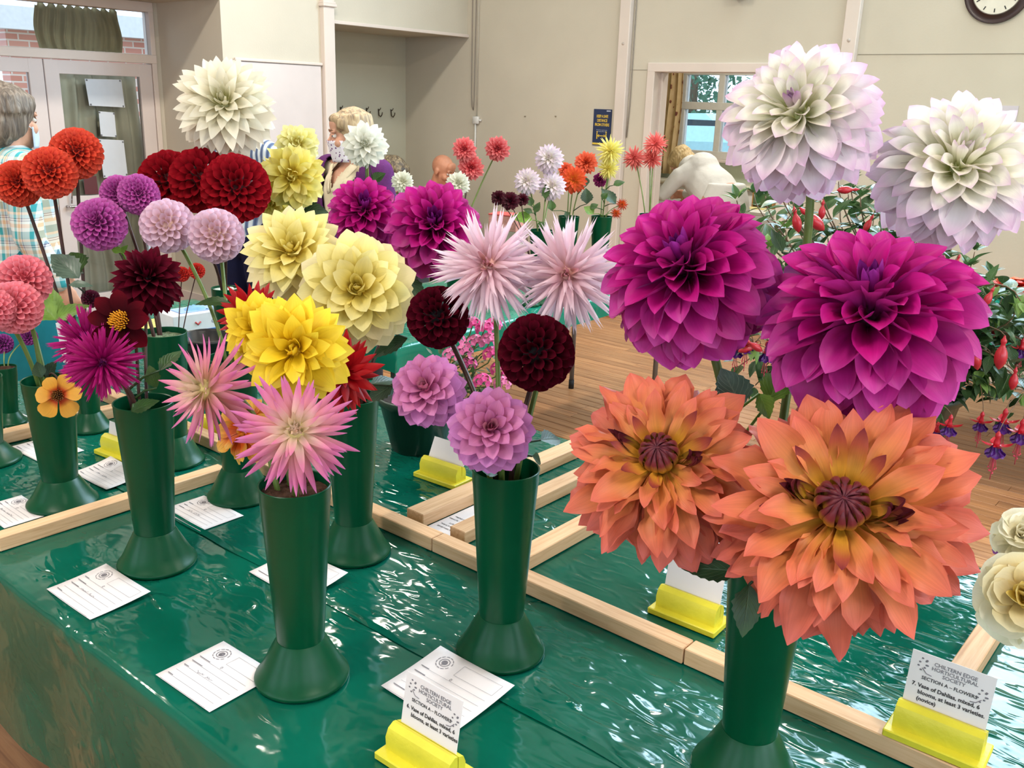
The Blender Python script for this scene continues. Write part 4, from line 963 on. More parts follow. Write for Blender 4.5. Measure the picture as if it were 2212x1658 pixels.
YL = [petal_mat('petal_yellow', [(0, (214, 160, 10)), (.4, (244, 206, 32)), (1, (250, 224, 70))], .3, .45, .08)]*3
YELLOW = deco_style('yellow', YL, (210, 160, 16), 82, W=.29, prof='acute', c=(1.2, .6, .25), outb=-.2, inb=.7, th=(5, 108), ruff=.16, jit=.12, roll=.5, lj=.16, ob=.7)
YR = [petal_mat('petal_pale_yellow', [(0, (226, 190, 40)), (.5, (244, 226, 104)), (1, (248, 238, 160))], .3, .5, .08)]*3
YELLOW_FRILL = deco_style('yellow_frill', YR, (226, 200, 70), 95, W=.28, prof='ovate', c=(1.3, .9, .9), outb=-.9, inb=.8, th=(5, 140), ruff=.5, jit=.12, roll=.5, lj=.12, tw=.4)
YELLOW_PALE = deco_style('yellow_pale', [petal_mat('petal_primrose', [(0, (226, 200, 60)), (.5, (244, 236, 150)), (1, (248, 244, 190))], .3, .5, .08)]*3, (226, 210, 110), 85, W=.28, c=(1.2, .8, .5), outb=-.5, th=(5, 130), ruff=.3, jit=.1, roll=.4)
PD = [petal_mat('petal_pink_heart', [(0, (176, 70, 110)), (.5, (220, 150, 170)), (1, (200, 110, 150))], .25, .5),
      petal_mat('petal_pink_mid', [(0, (170, 54, 104)), (.5, (214, 124, 170)), (1, (216, 138, 192))], .25, .5, .08, (204, 116, 184), .4),
      petal_mat('petal_pink_rim', [(0, (176, 70, 124)), (.5, (208, 122, 182)), (1, (208, 134, 202))], .25, .5, .08, (198, 116, 190), .4)]
PINK_DECO = deco_style('pink_deco', PD, (180, 70, 110), 84, W=.32, prof='ovate', c=(1.3, .75, .45), outb=-.2, th=(5, 116), ruff=.05)
DM = petal_mat('petal_maroon_deco', [(0, (16, 0, 5)), (.5, (56, 1, 14)), (1, (96, 3, 31))], .10, .7, .25, None, .5, (100, 5, 34), .06)
MAROON_DECO = deco_style('maroon_deco', [DM]*3, (20, 0, 6), 118, W=.22, prof='acute', c=(1.4, .9, .5), outb=-.25, th=(5, 125), ruff=.06)

# orange giants with a big dark bud
OR = [petal_mat('petal_orange_heart', [(0, (206, 160, 40)), (.4, (214, 150, 50)), (.75, (176, 84, 60)), (1, (122, 40, 58))], .2, .45, .1),
      petal_mat('petal_orange_mid', [(0, (214, 160, 36)), (.35, (224, 150, 66)), (.75, (224, 124, 84)), (1, (218, 106, 90))], .22, .45, .14, (224, 108, 88), .45, (214, 108, 92)),
      petal_mat('petal_orange_rim', [(0, (206, 136, 48)), (.3, (220, 126, 76)), (.8, (220, 112, 88)), (1, (218, 112, 104))], .22, .45, .14, (220, 104, 98), .4, (212, 104, 96))]
BUDM = petal_mat('petal_orange_bud', [(0, (212, 168, 40)), (.45, (200, 150, 44)), (.7, (126, 48, 52)), (1, (84, 26, 44))], .12, .4, .2, (84, 26, 44), .4)
BUD_PETAL = [petal_mesh('bud_petal', BUDM, prof='strap', W=w, curl=[(0, .7), (.6, 1.0), (1, 1.3)], bend=[(0, -.05), (.35, .12), (.6, .65), (.85, 1.5), (1, 2.0)], nu=4, nv=10) for w in (.115, .135)]
BUD_OUT = [petal_mesh('bud_petal', BUDM, prof='strap', W=.17, curl=[(0, .9), (1, 1.5)], bend=[(0, .1), (.6, .3), (1, b)], nu=4, nv=8, twist=tw) for b, tw in ((1.0, .3), (.5, -.4), (1.3, .1))]
def orange_bud(head, R, rnd):
    def put(me, ph, td, L, rb, z):
        d = Vector((math.sin(td)*math.cos(ph), math.sin(td)*math.sin(ph), math.cos(td))); nn = Vector((-math.cos(td)*math.cos(ph), -math.cos(td)*math.sin(ph), math.sin(td)))
        x = d.cross(nn); Mx = Matrix((x*L, d*L, nn*L)).transposed().to_4x4(); Mx.translation = Vector((math.cos(ph)*rb, math.sin(ph)*rb, z))
        o = bpy.data.objects.new('bud_petal', me); COL.objects.link(o); o.parent = head; o.matrix_basis = Mx
    for ring, (n, rb, td, L, z) in enumerate(((7, .04, 2, .30, .12), (10, .075, 10, .34, .10), (13, .105, 18, .37, .08), (14, .13, 26, .39, .05))):
        for k in range(n): put(BUD_PETAL[k % 2], 2*PI*k/n+ring*.37+rnd.uniform(-.08, .08), math.radians(td+rnd.uniform(-2, 2)), R*L*rnd.uniform(.95, 1.05), R*rb, R*z)
    for k in range(11): put(BUD_OUT[k % 3], k*GA*1.3, math.radians(rnd.uniform(40, 56)), R*rnd.uniform(.42, .58), R*.15, R*.03)
ORANGE = deco_style('orange', OR, (190, 120, 40), 128, th=(46, 128), pw=.85, W=.175, prof='ovate', c=(1.2, .5, .22), L=((0, .46), (.2, .68), (.5, .84), (1, .90)), r0=((0, .13), (1, .13)),
    tilt=((0, 8), (.4, 6), (1, 4)), inb=.35, outb=-.4, ruff=.42, q=HI, corer=.17, jit=.10, roll=.55, lj=.12, ob=.85, zb=(.10, .5), bud=orange_bud, rf=2.2)

# cactus kinds: narrow quilled florets
def cactus_style(key, mats, core, N=110, W=.075, prof='strap', th=(4, 128), bend=-.15, roll=.5, notch=0.0, lj=.12, jit=.10, zb=(.2, .5), q=MD, L=((0, .3), (.2, .55), (.5, .84), (1, .9)), inb=.5, c=-1.4, bud=None, pw=.62):
    g0 = dict(prof=prof, W=W*1.3, curl=[(0, 1.2), (1, 1.0)], bend=[(0, .1), (1, inb)], **q)
    g1 = dict(prof=prof, W=W*1.1, curl=[(0, 1.0), (.35, .2), (.6, c*.8), (1, c)], bend=[(0, .15), (.5, .05), (1, bend)], notch=notch, **q)
    g2 = dict(prof=prof, W=W, curl=[(0, .6), (.3, c*.5), (.6, c), (1, c*1.1)], bend=[(0, .2), (.5, 0), (1, bend*1.5)], notch=notch, **q)
    st = style(key, .2, core, [(zb[0], mats[0], var(g0, 2)), (zb[1], mats[1], var(g1, 4, twist=.5)), (2, mats[2], var(g2, 4, twist=.5))],
        N=N, th=th, pw=pw, r0=[(0, .05), (1, .14)], L=list(L), tilt=[(0, 0), (1, 4)], jit=jit, roll=roll, lj=lj, ob=.95)
    if bud: st['bud'] = bud
    return st
PP = [petal_mat('petal_blush_heart', [(0, (226, 176, 150)), (1, (226, 160, 180))], .3, .5),
      petal_mat('petal_blush', [(0, (226, 176, 160)), (.4, (234, 190, 202)), (1, (240, 212, 226))], .3, .5, .06),
      petal_mat('petal_blush_rim', [(0, (226, 186, 180)), (.5, (234, 200, 214)), (1, (242, 222, 234))], .3, .5, .06)]
BLUSH = cactus_style('blush_cactus', PP, (222, 170, 160), 130, W=.085, notch=.22, prof='split', roll=.7, bend=-.2, th=(4, 130))
PC = [petal_mat('petal_cream_pink_heart', [(0, (206, 196, 120)), (.5, (228, 206, 170)), (1, (226, 190, 170))], .25, .5),
      petal_mat('petal_cream_pink_mid', [(0, (222, 214, 150)), (.4, (230, 190, 176)), (.8, (226, 136, 170)), (1, (214, 120, 166))], .25, .5, .08),
      petal_mat('petal_cream_pink_rim', [(0, (226, 196, 150)), (.4, (226, 150, 160)), (.8, (212, 110, 164)), (1, (206, 120, 180))], .25, .5, .08)]
def cone_bud(mat):
    me = petal_mesh('bud_petal', mat, prof='strap', W=.2, curl=[(0, .8), (1, 1.5)], bend=[(0, .2), (.5, .5), (1, 1.4)], nu=4, nv=7)
    def f(head, R, rnd):
        for k in range(16):
            ring = k/16; ph = k*GA; L = R*lerp(.26, .32, ring); td = math.radians(lerp(0, 20, ring))
            d = Vector((math.sin(td)*math.cos(ph), math.sin(td)*math.sin(ph), math.cos(td))); nn = Vector((-math.cos(td)*math.cos(ph), -math.cos(td)*math.sin(ph), math.sin(td)))
            x = d.cross(nn); Mx = Matrix((x*L, d*L, nn*L)).transposed().to_4x4(); Mx.translation = Vector((math.cos(ph)*R*.1*ring, math.sin(ph)*R*.1*ring, R*.08))
            o = bpy.data.objects.new('bud_petal', me); COL.objects.link(o); o.parent = head; o.matrix_basis = Mx
    return f
PINK_CACTUS = cactus_style('pink_cactus', PC, (200, 180, 120), 88, W=.085, th=(22, 132), bend=.06, roll=.3, zb=(.16, .42), L=((0, .42), (.2, .62), (.5, .86), (1, .94)), c=-.9, bud=cone_bud(PC[0]), pw=.75)
MC = petal_mat('petal_magenta_cactus', [(0, (96, 0, 56)), (.5, (152, 6, 92)), (1, (172, 26, 116))], .18, .55, .12, None, .5, None, .15)
MCH = petal_mat('petal_magenta_cactus_heart', [(0, (96, 20, 90)), (1, (130, 40, 130))], .15, .5)
MAGENTA_CACTUS = cactus_style('magenta_cactus', [MCH, MC, MC], (110, 6, 70), 150, W=.065, prof='split', bend=0, roll=.5, c=-.6, zb=(.2, .5), notch=.12)
RC = petal_mat('petal_red_cactus', [(0, (120, 0, 8)), (.5, (168, 6, 20)), (1, (178, 14, 26))], .18, .45, .14)
RED_CACTUS = cactus_style('red_cactus', [RC]*3, (110, 0, 8), 62, W=.13, prof='acute', bend=.05, roll=.35, c=-.5, th=(4, 125))

# singles: one ring of broad petals round a disc of stamens
def single(px, py, rpx, dep, face, label, vase, mat, g, n, disc, discmat, group, stem='dark', seed=1, srad=.0028, leaves=()):
    rnd = random.Random(seed)
    def disc_f(head, R, rr):
        mb = MB()
        for k in range(disc[1]):
            t = (k+.5)/disc[1]; ph = k*GA; r = math.sqrt(t)*disc[0]; d = Vector((r*math.cos(ph)*1.3, r*math.sin(ph)*1.3, .34-.12*t))
            b0 = Vector((r*math.cos(ph), r*math.sin(ph), 0.02)); mb.tube([b0*R, b0.lerp(d, .6)*R, d*R], [R*.022, R*.026, R*.014], 5)
        mb.obj('stamens', discmat, head)['kind'] = 'stuff'
    st = style('single_%d' % px, disc[0]*.8, (60, 20, 10), [(2, mat, var(g, 3, W=.03))], N=n, ring=True, th=(74, 90), pw=1, r0=[(0, .08), (1, .1)], L=[(0, .9), (1, .9)], tilt=[(0, 0), (1, 0)], jit=.10, roll=.35, lj=.12, bud=disc_f)
    return bloom(px, py, rpx, dep, face, st, label, vase, stem, group, leaves, srad, seed)

# ---------------------------------------------------------------- the blooms of the photograph
GD = 'dahlias in the show vases'
# vase C: six large blooms
bloom(1815, 1105, 300, .955, (.07, .26), ORANGE, 'largest orange dahlia with a dark maroon bud, touching the fuchsia side', 'C', group=GD, seed=3, srad=.0065,
      leaves=[(1600, 1235, 1470, 1222, 1.02, .24, LEAFD, .02), (1618, 1262, 1606, 1378, .99, .30, LEAFD, -.01), (1740, 1300, 1690, 1350, 1.0, .3, LEAF, 0)])
bloom(1428, 1000, 226, 1.05, (-.10, .40), ORANGE, 'smaller orange dahlia with a maroon bud, behind the largest orange one', 'C', group=GD, seed=9, srad=.0065,
      leaves=[(1600, 880, 1560, 790, 1.10, .42, LEAFG, .02), (1660, 870, 1690, 790, 1.08, .30, LEAFL, .03), (1640, 850, 1665, 905, 1.07, .4, LEAFL, 0)])
bloom(1878, 692, 246, 1.02, (.02, .80), MAGENTA, 'magenta dahlia above the largest orange dahlia', 'C', group=GD, seed=4, srad=.006)
bloom(1487, 592, 204, 1.10, (-.24, .68), MAGENTA, 'magenta dahlia beside the pale pink spiky dahlias', 'C', group=GD, seed=5, srad=.006)
bloom(1728, 256, 180, 1.12, (-.20, .58), WHITE_LILAC, 'white dahlia with lilac heart and tips on a long green stem', 'C', group=GD, seed=6, srad=.0055,
      leaves=[(1690, 545, 1668, 490, 1.13, .22, LEAFD, .02)])
bloom(2066, 368, 184, 1.12, (.26, .60), WHITE_PALE, 'white dahlia with pale tips above the fuchsia', 'C', group=GD, seed=8, srad=.0055)
# vase B: six blooms
bloom(1055, 575, 124, 1.37, (-.10, .16), BLUSH, 'pale pink spiky dahlia nearer the purple-magenta dahlias', 'B', group=GD, seed=21)
bloom(1225, 592, 126, 1.36, (.0, .10), BLUSH, 'pale pink spiky dahlia nearer the big magenta dahlia', 'B', group=GD, seed=22)
bloom(922, 841, 86, 1.36, (-.28, .34), PINK_DECO, 'pink decorative dahlia over the dark plant pot', 'B', group=GD, seed=23,
      leaves=[(800, 830, 862, 815, 1.5, .2, LEAFD, .05)])
bloom(1060, 926, 98, 1.29, (.0, .22), PINK_DECO, 'pink decorative dahlia right at the rim of its vase', 'B', group=GD, seed=24,
      leaves=[(1040, 1015, 1078, 1022, 1.32, .3, LEAFG, .02), (1150, 985, 1172, 1000, 1.33, .35, LEAFD, .02), (1168, 950, 1215, 945, 1.36, .3, LEAFD, .04)])
bloom(946, 685, 68, 1.42, (-.18, .30), MAROON_BALL, 'dark maroon ball dahlia beside the cream dahlia', 'B', stem='dark', group=GD, seed=25)
bloom(1158, 761, 84, 1.34, (-.10, .16), MAROON_BALL, 'dark maroon ball dahlia beneath the pale pink spiky dahlias', 'B', stem='dark', group=GD, seed=26)
# vase A
bloom(638, 932, 136, 1.20, (.0, .20), PINK_CACTUS, 'pink spiky dahlia with cream heart over the vase with brown packing', 'A', group=GD, seed=31)
bloom(445, 842, 124, 1.27, (-.86, .08), PINK_CACTUS, 'pink spiky dahlia with cream heart turned sideways', 'A', group=GD, seed=32)
bloom(640, 755, 122, 1.30, (-.14, .06), YELLOW, 'bright yellow dahlia with loose broad petals, the front one of two', 'A', group=GD, seed=33)
bloom(560, 712, 84, 1.38, (-.35, .25), YELLOW, 'bright yellow dahlia half hidden behind the other yellow one', 'A', group=GD, seed=34)
bloom(742, 806, 92, 1.42, (.3, .05), RED_CACTUS, 'scarlet spiky dahlia behind the bright yellow dahlia', 'A', stem='dark', group=GD, seed=35)
bloom(545, 680, 78, 1.47, (-.3, .2), RED_CACTUS, 'scarlet spiky dahlia peeping out below the cream dahlias', 'A', stem='dark', group=GD, seed=36)
# vase F
bloom(773, 628, 136, 1.53, (-.05, .20), CREAM, 'cream yellow dahlia with broad pointed petals facing forward', 'F', group=GD, seed=41,
      leaves=[(880, 730, 800, 770, 1.62, .22, LEAFD, 0), (850, 830, 790, 865, 1.60, .35, LEAFD, 0)])
bloom(633, 548, 120, 1.62, (-.12, .50), CREAM2, 'cream yellow dahlia tilted upward with narrower petals', 'F', group=GD, seed=42)
bloom(786, 458, 86, 1.78, (.0, .55), MAGENTA2, 'purple-magenta dahlia below the woman in the purple cardigan', 'F', stem='dark', group=GD, seed=43)
bloom(937, 492, 112, 1.70, (.05, .48), MAGENTA2, 'large purple-magenta dahlia in front of the bald man', 'F', stem='dark', group=GD, seed=44,
      leaves=[(880, 600, 915, 660, 1.72, .3, LEAFD, 0)])
# vase G
bloom(362, 488, 58, 1.95, (-.12, .12), LILAC_BALL, 'pale lilac ball dahlia nearer the purple pompon', 'G', group=GD, seed=51)
bloom(467, 509, 59, 1.92, (-.10, .10), LILAC_BALL, 'pale lilac ball dahlia under the dark red dahlias', 'G', group=GD, seed=52,
      leaves=[(497, 655, 415, 645, 1.9, .16, LEAF, 0, .4)])
OY = petal_mat('petal_orange_stripe', [(0, (206, 84, 20)), (.45, (226, 96, 26)), (.75, (238, 168, 70)), (1, (240, 190, 90))], .25, .45, .4)
STRIPE = deco_style('orange_stripe', [OY]*3, (200, 110, 30), 26, W=.34, prof='round', c=(1.0, .5, .3), outb=-.2, th=(30, 112), ruff=.15, jit=.12, roll=.3)
bloom(527, 930, 78, 1.62, (-.78, .05), STRIPE, 'orange and yellow striped dahlia seen edge-on behind the pink spiky dahlia', 'G', group=GD, seed=53)
# vase I
bloom(258, 418, 40, 2.12, (.0, .2), PURPLE_BALL, 'purple pompon dahlia touching the dark red dahlias, the half hidden one behind', 'I', stem='dark', group=GD, seed=54)
bloom(300, 420, 44, 2.08, (.05, .3), PURPLE_BALL, 'purple pompon dahlia touching the dark red dahlias, the front one', 'I', stem='dark', group=GD, seed=55)
bloom(215, 484, 57, 2.04, (-.4, .45), PURPLE_BALL, 'purple pompon dahlia above the broad grey-green leaves', 'I', stem='dark', group=GD, seed=56,
      leaves=[(262, 545, 240, 535, 2.05, .4, LEAFL, 0), (262, 548, 275, 528, 2.06, .35, LEAFL, 0)])
# vase H: red pompons with long dark stems
bloom(165, 331, 55, 2.20, (.0, .55), RED_BALL, 'red-orange pompon dahlia in front of the glazed door', 'H', stem='dark', group=GD, seed=61,
      leaves=[(170, 600, 108, 545, 2.12, .36, LEAFG, 0), (172, 590, 150, 540, 2.16, .42, LEAF, .03), (150, 615, 198, 612, 2.10, .22, LEAFG, 0, .3), (120, 690, 60, 640, 2.14, .36, LEAFL, 0), (118, 690, 190, 655, 2.14, .26, LEAFL, 0), (115, 690, 112, 620, 2.16, .3, LEAFL, .04)])
bloom(108, 373, 56, 2.14, (-.1, .5), RED_BALL, 'red-orange pompon dahlia in the middle of the three over the plaid shirt', 'H', stem='dark', group=GD, seed=62)
bloom(40, 396, 50, 2.18, (-.2, .5), RED_BALL, 'red-orange pompon dahlia at the outer end of the three over the plaid shirt', 'H', stem='dark', group=GD, seed=63)
# vase D
bloom(192, 740, 80, 1.56, (-.25, .25), MAGENTA_CACTUS, 'magenta spiky dahlia half hidden behind its twin', 'D', stem='dark', group=GD, seed=71)
bloom(222, 782, 80, 1.50, (.02, .05), MAGENTA_CACTUS, 'magenta spiky dahlia with violet heart at the front of its vase', 'D', stem='dark', group=GD, seed=72,
      leaves=[(285, 888, 342, 862, 1.56, .28, LEAF, 0), (345, 800, 392, 750, 1.60, .22, LEAF, .05), (338, 838, 320, 785, 1.60, .25, LEAF, .02)])
bloom(318, 602, 83, 1.62, (.02, .60), MAROON_DECO, 'dark maroon dahlia with pointed petals above the single dark one', 'D', stem='dark', group=GD, seed=73, srad=.003)
DS = petal_mat('petal_dark_single', [(0, (24, 0, 5)), (.6, (62, 1, 12)), (1, (92, 3, 20))], .12, .7, .2, None, .5, None, .06)
YD = plain('stamen_yellow', S(226, 158, 30), .6, var=.25, scale=200); BD = plain('stamen_bronze', S(140, 96, 40), .6, var=.5, scale=300)
single(262, 694, 76, 1.52, (-.40, .15), 'single dark red dahlia with a golden yellow centre', 'D', DS, dict(prof='ovate', W=.30, curl=[(0, .9), (.5, .5), (1, .3)], bend=[(0, .3), (1, -.3)], nu=4, nv=8), 8, (.24, 60), YD, GD)
# vase E
bloom(52, 606, 57, 1.86, (.05, .45), PINK_BALL, 'coral pink ball dahlia tilted upward beside the plaid shirt', 'E', group=GD, seed=81,
      leaves=[(90, 815, 78, 780, 1.80, .4, LEAFD, 0), (100, 815, 120, 778, 1.82, .4, LEAFD, 0)])
bloom(32, 664, 58, 1.76, (-.5, .3), PINK_BALL, 'coral pink ball dahlia turned away toward the frame edge', 'E', group=GD, seed=82)
bloom(-14, 668, 46, 1.72, (-.4, .2), PINK_BALL, 'rose pink ball dahlia cut off by the frame edge', 'E', group=GD, seed=83)
OS = petal_mat('petal_orange_single', [(0, (140, 20, 14)), (.25, (196, 70, 20)), (.45, (236, 164, 56)), (1, (240, 178, 74))], .25, .5, .1)
single(126, 853, 50, 1.68, (-.25, -.05), 'small single orange dahlia with a red eye hanging over the rim', 'E', OS, dict(prof='spoon', W=.42, curl=[(0, .7), (.5, .2), (1, -.2)], bend=[(0, .15), (1, -.15)], nu=4, nv=8), 6, (.22, 40), BD, GD, stem='dark', seed=5, srad=.0018)
# vase L and beyond: white giant, dark reds, yellows
bloom(486, 228, 118, 2.38, (-.16, .46), WHITE_BIG, 'tall white giant dahlia in front of the flush white door', 'L', group=GD, seed=91)
bloom(368, 392, 68, 2.50, (-.1, .42), DARKRED_BALL, 'dark red dahlia at the end of the three nearest the glazed door', 'L', stem='dark', group=GD, seed=92)
bloom(438, 390, 72, 2.44, (-.05, .42), DARKRED_BALL, 'dark red dahlia in the middle of the three', 'L', stem='dark', group=GD, seed=93)
bloom(510, 407, 75, 2.36, (.0, .08), DARKRED_BALL, 'dark red dahlia facing forward at the yellow end of the three', 'L', stem='dark', group=GD, seed=94)
make_vase('O', -2.30, 1.735, s=.9, label='green show vase behind the cream dahlias holding the frilled yellow dahlias')
bloom(632, 380, 80, 2.55, (-.08, .1), YELLOW_FRILL, 'frilled yellow dahlia beside the dark red dahlias', 'O', group=GD, seed=95)
bloom(642, 312, 52, 2.75, (-.1, .45), YELLOW_PALE, 'primrose yellow dahlia standing highest of the yellow ones', 'O', group=GD, seed=96,
      leaves=[(655, 455, 708, 452, 2.6, .4, LEAFD, 0, .3)])
bloom(588, 436, 42, 2.70, (-.2, -.2), YELLOW_FRILL, 'small frilled yellow dahlia drooping under the dark red one', 'O', group=GD, seed=97)
# tiny pompons
TP = 'tiny pompon dahlias'
PUR_S = ball_style('tiny_purple', [(0, (76, 12, 70)), (.5, (130, 36, 120)), (1, (166, 70, 156))], (60, 8, 54), 110, q=BGq)
RED_S = ball_style('tiny_red', [(0, (150, 16, 14)), (.5, (200, 36, 30)), (1, (224, 60, 44))], (130, 12, 10), 110, q=BGq)
DRK_S = ball_style('tiny_dark', [(0, (50, 4, 26)), (.5, (84, 10, 44)), (1, (110, 20, 62))], (40, 2, 18), 110, q=BGq)
bloom(62, 727, 19, 2.42, (.0, .1), PUR_S, 'tiny purple pompon dahlia in front of the teal skirt', 'K', stem='pale', group=TP, srad=.0015, joined=True)
bloom(6, 742, 22, 2.38, (-.2, .1), PUR_S, 'tiny purple pompon dahlia cut by the frame edge beside the teal skirt', 'K', stem='pale', group=TP, srad=.0015, joined=True)
bloom(196, 645, 20, 2.30, (.0, .1), DRK_S, 'tiny dark purple pompon dahlia behind a brown stem', 'H', stem='dark', group=TP, srad=.0015, joined=True)
bloom(425, 585, 18, 2.48, (.0, .1), RED_S, 'tiny scarlet pompon dahlia between two green stems', 'M', stem='dark', group=TP, srad=.0015, joined=True)
bloom(393, 592, 17, 2.50, (.0, .1), RED_S, 'tiny scarlet pompon dahlia partly behind the dark maroon dahlia', 'M', stem='dark', group=TP, srad=.0015, joined=True)

# ---------------------------------------------------------------- people
def remesh(mb, vox, name, mat, smooth=4, dec=None):
    me = mb.mesh('tmp', None); o = bpy.data.objects.new('tmp', me); COL.objects.link(o)
    r = o.modifiers.new('r', 'REMESH'); r.mode = 'VOXEL'; r.voxel_size = vox; r.use_smooth_shade = True
    if smooth: s = o.modifiers.new('s', 'SMOOTH'); s.iterations = smooth; s.factor = .5
    if dec: d = o.modifiers.new('d', 'DECIMATE'); d.ratio = dec
    dg = bpy.context.evaluated_depsgraph_get(); out = bpy.data.meshes.new_from_object(o.evaluated_get(dg)); bpy.data.objects.remove(o); bpy.data.meshes.remove(me)
    out.name = name; out.materials.clear(); out.materials.append(mat); out.polygons.foreach_set('use_smooth', [True]*len(out.polygons)); return out
def limb(mb, pts, rad, seg=12):
    pts = [Vector(p) for p in pts]; path = []; rr_ = []
    for i in range(len(pts)-1):
        for k in range(5): t_ = k/5; path.append(pts[i].lerp(pts[i+1], t_)); rr_.append(lerp(rad[i], rad[i+1], t_))
    path.append(pts[-1]); rr_.append(rad[-1]); mb.tube(path, rr_, seg); mb.ell(pts[0], rad[0], 12, 8); mb.ell(pts[-1], rad[-1], 12, 8)
    for i in range(1, len(pts)-1): mb.ell(pts[i], rad[i]*1.0, 12, 8)
def hand(mb, W, d, side, palm_n, s=1.0, curl=.5):
    d = Vector(d).normalized(); n = Vector(palm_n); n = (n-d*n.dot(d)).normalized(); x = d.cross(n)*side
    M3 = Matrix((x, d, n)).transposed()
    mb.ell(W+d*.045*s, (.040*s, .052*s, .016*s), 12, 8, M3)
    for k, (off, L) in enumerate(((-.030, .062), (-.010, .072), (.010, .068), (.028, .052))):
        p0 = W+d*.080*s+x*off*s; d1 = (d*math.cos(curl*.6)+n*math.sin(curl*.6)); d2 = (d*math.cos(curl*1.6)+n*math.sin(curl*1.6)); p1 = p0+d1*L*.45*s; p2 = p1+d2*L*.55*s
        mb.tube([p0-d*.02*s, p0, p1, p2], [.009*s, .0088*s, .008*s, .0066*s], 8); mb.ell(p2, .0066*s, 8, 6)
    t0 = W+d*.025*s-x*.030*s; t1 = t0+(d*.6-x*.8).normalized()*.034*s; t2 = t1+(d*.9-x*.2+n*.3).normalized()*.030*s; mb.tube([t0, t1, t2], [.013*s, .0105*s, .008*s], 8); mb.ell(t2, .008*s, 8, 6)
def head_parts(mb, C, HR, s=1.0):
    def e(c, r): mb.ell(C+HR @ (Vector(c)*s), tuple(q*s for q in r), 16, 10, HR)
    e((0, -.014, .030), (.075, .094, .088)); e((0, .026, -.035), (.058, .062, .082)); e((0, .052, -.092), (.030, .030, .024)); e((0, .010, -.070), (.050, .055, .045))
    for q in (-1, 1):
        e((q*.030, .082, .022), (.024, .012, .008)); e((q*.036, .060, -.030), (.028, .026, .028)); e((q*.0765, -.006, -.010), (.009, .020, .031)); e((q*.080, -.012, .004), (.006, .012, .016)); e((q*.008, .098, -.034), (.008, .010, .007))
    e((0, .070, .055), (.050, .024, .040)); mb.tube([C+HR @ (Vector(v)*s) for v in ((0, .084, .012), (0, .096, -.012), (0, .106, -.032))], [.007*s, .009*s, .012*s], 10)
    e((0, .084, -.060), (.022, .010, .0055)); e((0, .082, -.070), (.019, .010, .006))
SKIN1 = plain('skin_fair', S(214, 160, 134), .5, .3, var=.06, scale=30, bump=.05, bscale=200); SKIN2 = plain('skin_ruddy', S(206, 142, 112), .45, .35, var=.07, scale=30, bump=.05, bscale=200)
EYEW = plain('eye_white', S(226, 222, 216), .2); IRIS = plain('eye_iris', S(60, 64, 66), .2); BROW = plain('eyebrow_brown', S(134, 98, 72), .7); LIPM = plain('lip_rose', S(176, 96, 92), .45)
def cloth_mat(name, fn): return fn(name)
def striped(name):
    m, nt, b, ns, ls = newmat(name); tc = ns.new('ShaderNodeTexCoord'); sp = ns.new('ShaderNodeSeparateXYZ'); ls.new(tc.outputs['Object'], sp.inputs[0])
    mu = N(ns, 'ShaderNodeMath', operation='MULTIPLY', i_1=230.0); ls.new(sp.outputs['X'], mu.inputs[0]); sn = N(ns, 'ShaderNodeMath', operation='SINE'); ls.new(mu.outputs[0], sn.inputs[0])
    r = ramp(ns, [(.0, S(70, 84, 120)), (.45, S(120, 140, 170)), (.6, S(196, 206, 214)), (1, S(216, 222, 226))]); mr = N(ns, 'ShaderNodeMapRange', i_1=-1.0, i_2=1.0); ls.new(sn.outputs[0], mr.inputs[0]); ls.new(mr.outputs[0], r.inputs[0]); ls.new(r.outputs[0], b.inputs['Base Color']); b.inputs['Roughness'].default_value = .8; return m
def plaid(name):
    m, nt, b, ns, ls = newmat(name); tc = ns.new('ShaderNodeTexCoord'); sp = ns.new('ShaderNodeSeparateXYZ'); ls.new(tc.outputs['Object'], sp.inputs[0])
    ad = N(ns, 'ShaderNodeMath', operation='ADD'); ls.new(sp.outputs['X'], ad.inputs[0]); ls.new(sp.outputs['Y'], ad.inputs[1])
    def bands(sock, period, stops):
        dv = N(ns, 'ShaderNodeMath', operation='DIVIDE', i_1=period); ls.new(sock, dv.inputs[0]); fr = N(ns, 'ShaderNodeMath', operation='FRACT'); ls.new(dv.outputs[0], fr.inputs[0]); r = ramp(ns, [(p_, S(*c)) for p_, c in stops], 'CONSTANT'); ls.new(fr.outputs[0], r.inputs[0]); return r.outputs[0]
    A = bands(sp.outputs['Z'], .10, [(0, (40, 150, 158)), (.28, (216, 226, 224)), (.42, (222, 184, 150)), (.56, (216, 226, 224)), (.66, (70, 60, 100)), (.69, (214, 220, 222)), (.74, (70, 60, 100)), (.77, (150, 196, 206)), (.9, (224, 200, 176))])
    Bc = bands(ad.outputs[0], .078, [(0, (236, 238, 238)), (.25, (70, 170, 180)), (.45, (236, 236, 234)), (.55, (226, 190, 150)), (.72, (236, 236, 238)), (.78, (110, 100, 136)), (.83, (230, 232, 234))])
    mx = ns.new('ShaderNodeMix'); mx.data_type = 'RGBA'; mx.blend_type = 'MIX'; mx.inputs[0].default_value = .5; ls.new(A, mx.inputs[6]); ls.new(Bc, mx.inputs[7]); ls.new(mx.outputs[2], b.inputs['Base Color']); b.inputs['Roughness'].default_value = .85
    w = N(ns, 'ShaderNodeTexNoise', i_Scale=9.0); ls.new(tc.outputs['Object'], w.inputs[0]); bp = N(ns, 'ShaderNodeBump', i_Strength=.4, i_Distance=.02); ls.new(w.outputs['Fac'], bp.inputs['Height']); ls.new(bp.outputs[0], b.inputs['Normal']); return m
